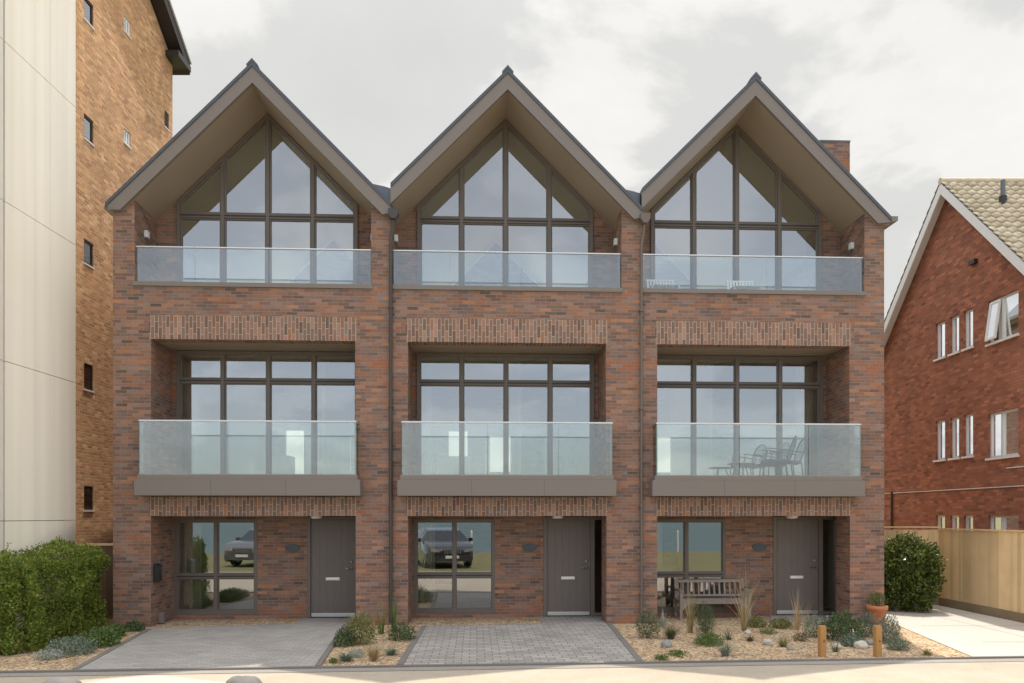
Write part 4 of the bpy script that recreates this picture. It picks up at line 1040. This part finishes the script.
# white slatted loungers on the upper balcony of the last house
for u, lab in ((-1.75, 'white slatted chair on the top balcony of the last house, at its left end'), (.0, 'white slatted chair on the top balcony of the last house, at its middle')):
    r = thing('slatted_chair', W(5.01+u, .55, 6.83), lab, 'chair', TH, 'white slatted chairs on the top balcony'); r.scale = (.85, .85, .78)
    b = MB()
    for k in range(9): b.box(-.36+k*.08, -.31+k*.08, -.25, .25, .30, .32)
    b.build('seat', M['white'], r)
    b = MB(); A = Matrix.Translation((0, .25, .30)) @ Matrix.Rotation(R(-14), 4, 'X')
    for k in range(9): b.box(-.36+k*.08, -.31+k*.08, -.01, .01, .02, .30, 0, A)
    b.box(-.38, .35, -.012, .012, .30, .34, 0, A); b.build('backrest', M['white'], r)
    for sx_ in (-.36, .31):
        for sy_ in (-.24, .2): b = MB(); b.box(sx_, sx_+.04, sy_, sy_+.04, 0, .30); b.build('leg', M['white'], r)

# ------------------------------------------------------------ the seafront behind the camera (seen mirrored in the windows)
def car(u, wd, rz, col, label):
    r = thing('parked_car', W(u, wd, -.03), label, 'car', TH+rz, 'cars parked on the seafront side'); r.scale = (1.12, 1.1, 1.06)
    # stations front (y=0) to back; (y, zlow, zbelt, half width, zroof, half roof)
    S = [(0, .30, .62, .62, .62, .58), (.08, .22, .84, .82, .84, .78), (.5, .2, .98, .92, .99, .84), (1.15, .2, 1.06, .94, 1.08, .80), (1.75, .2, 1.08, .95, 1.50, .66), (2.3, .2, 1.08, .95, 1.62, .64), (3.4, .2, 1.08, .95, 1.60, .64), (4.15, .22, 1.08, .93, 1.42, .62), (4.5, .3, .98, .88, 1.0, .78), (4.62, .4, .8, .75, .8, .72)]
    b = MB(); gl = MB()
    rings = []
    for (y, zl, zb_, hw, zr_, hr_) in S: rings.append([(-hw*.92, y, zl), (-hw, y, zl+.25*(zb_-zl)), (-hw*.99, y, zb_), (-hr_, y, zr_), (hr_, y, zr_), (hw*.99, y, zb_), (hw, y, zl+.25*(zb_-zl)), (hw*.92, y, zl)])
    for i in range(len(rings)-1):
        for k in range(7):
            q = [rings[i][k], rings[i][k+1], rings[i+1][k+1], rings[i+1][k]]
            glassy = (k in (2, 4) and 3 <= i <= 6) or (k == 3 and i in (3, 7))
            (gl if glassy else b).face(q, 0, None, not glassy)
    b.face(rings[0][::-1]); b.face(rings[-1])
    b.build('body', carpaint('car_paint', col), r, fixn=True); gl.build('car_glass', plain('car_glass', (.02, .025, .03), .08), r)
    for s_ in (-1, 1):
        h = MB(); h.prism([(s_*.46, .66), (s_*.80, .70), (s_*.82, .82), (s_*.50, .79)], .0, .12, 'y'); h.build('headlight', M['steel'], r, fixn=True)
        m_ = MB(); m_.box(min(s_*.95, s_*1.12), max(s_*.95, s_*1.12), 1.45, 1.56, 1.05, 1.2); m_.build('wing_mirror', carpaint('mirror_paint', col), r, bevel=.02)
        for y in (.95, 3.65):
            wl = MB(); x = s_*.80; wl.lathe([(.2, -.11), (.33, -.11), (.35, -.06), (.35, .06), (.33, .11), (.2, .11)], 22, (x, y, .35), 0, True, 'x'); wl.lathe([(0, -.08), (.2, -.1), (.2, .1), (0, .08)], 18, (x, y, .35), 1, False, 'x'); wl.build('wheel', [M['black'], M['steel']], r)
    g = MB(); g.box(-.36, .36, -.012, .05, .60, .76)
    for k in range(8): g.box(-.33+k*.085, -.30+k*.085, -.025, -.011, .61, .75, 1)
    g.build('grille', [M['black'], M['steel']], r)
    n = MB(); n.box(-.26, .26, -.03, -.0, .42, .53); n.build('number_plate', M['white'], r)
car(-1.72, -14.9, R(167), (.022, .024, .027), 'black car parked facing the houses, mirrored in the middle ground window')
car(-10.9, -16.3, R(194), (.10, .105, .11), 'dark grey car parked facing the houses, mirrored in the left ground window')
for k in range(7):
    x = -6+k*3.2
    p = MB(); p.tube([(0, 0, -.1), (0, 0, 1.25)], .06, 8); p.lathe([(.06, 1.25), (.03, 1.32), (0, 1.33)], 8)
    o = p.build('fence_post', M['white']); o.location = (x, -13.2, 0); tag(o, 'white painted seafront post on the grass facing the houses', 'post', 'white posts along the seafront grass')

# soft dark verge: deck of setts in front of the tower core is hidden by the hedge
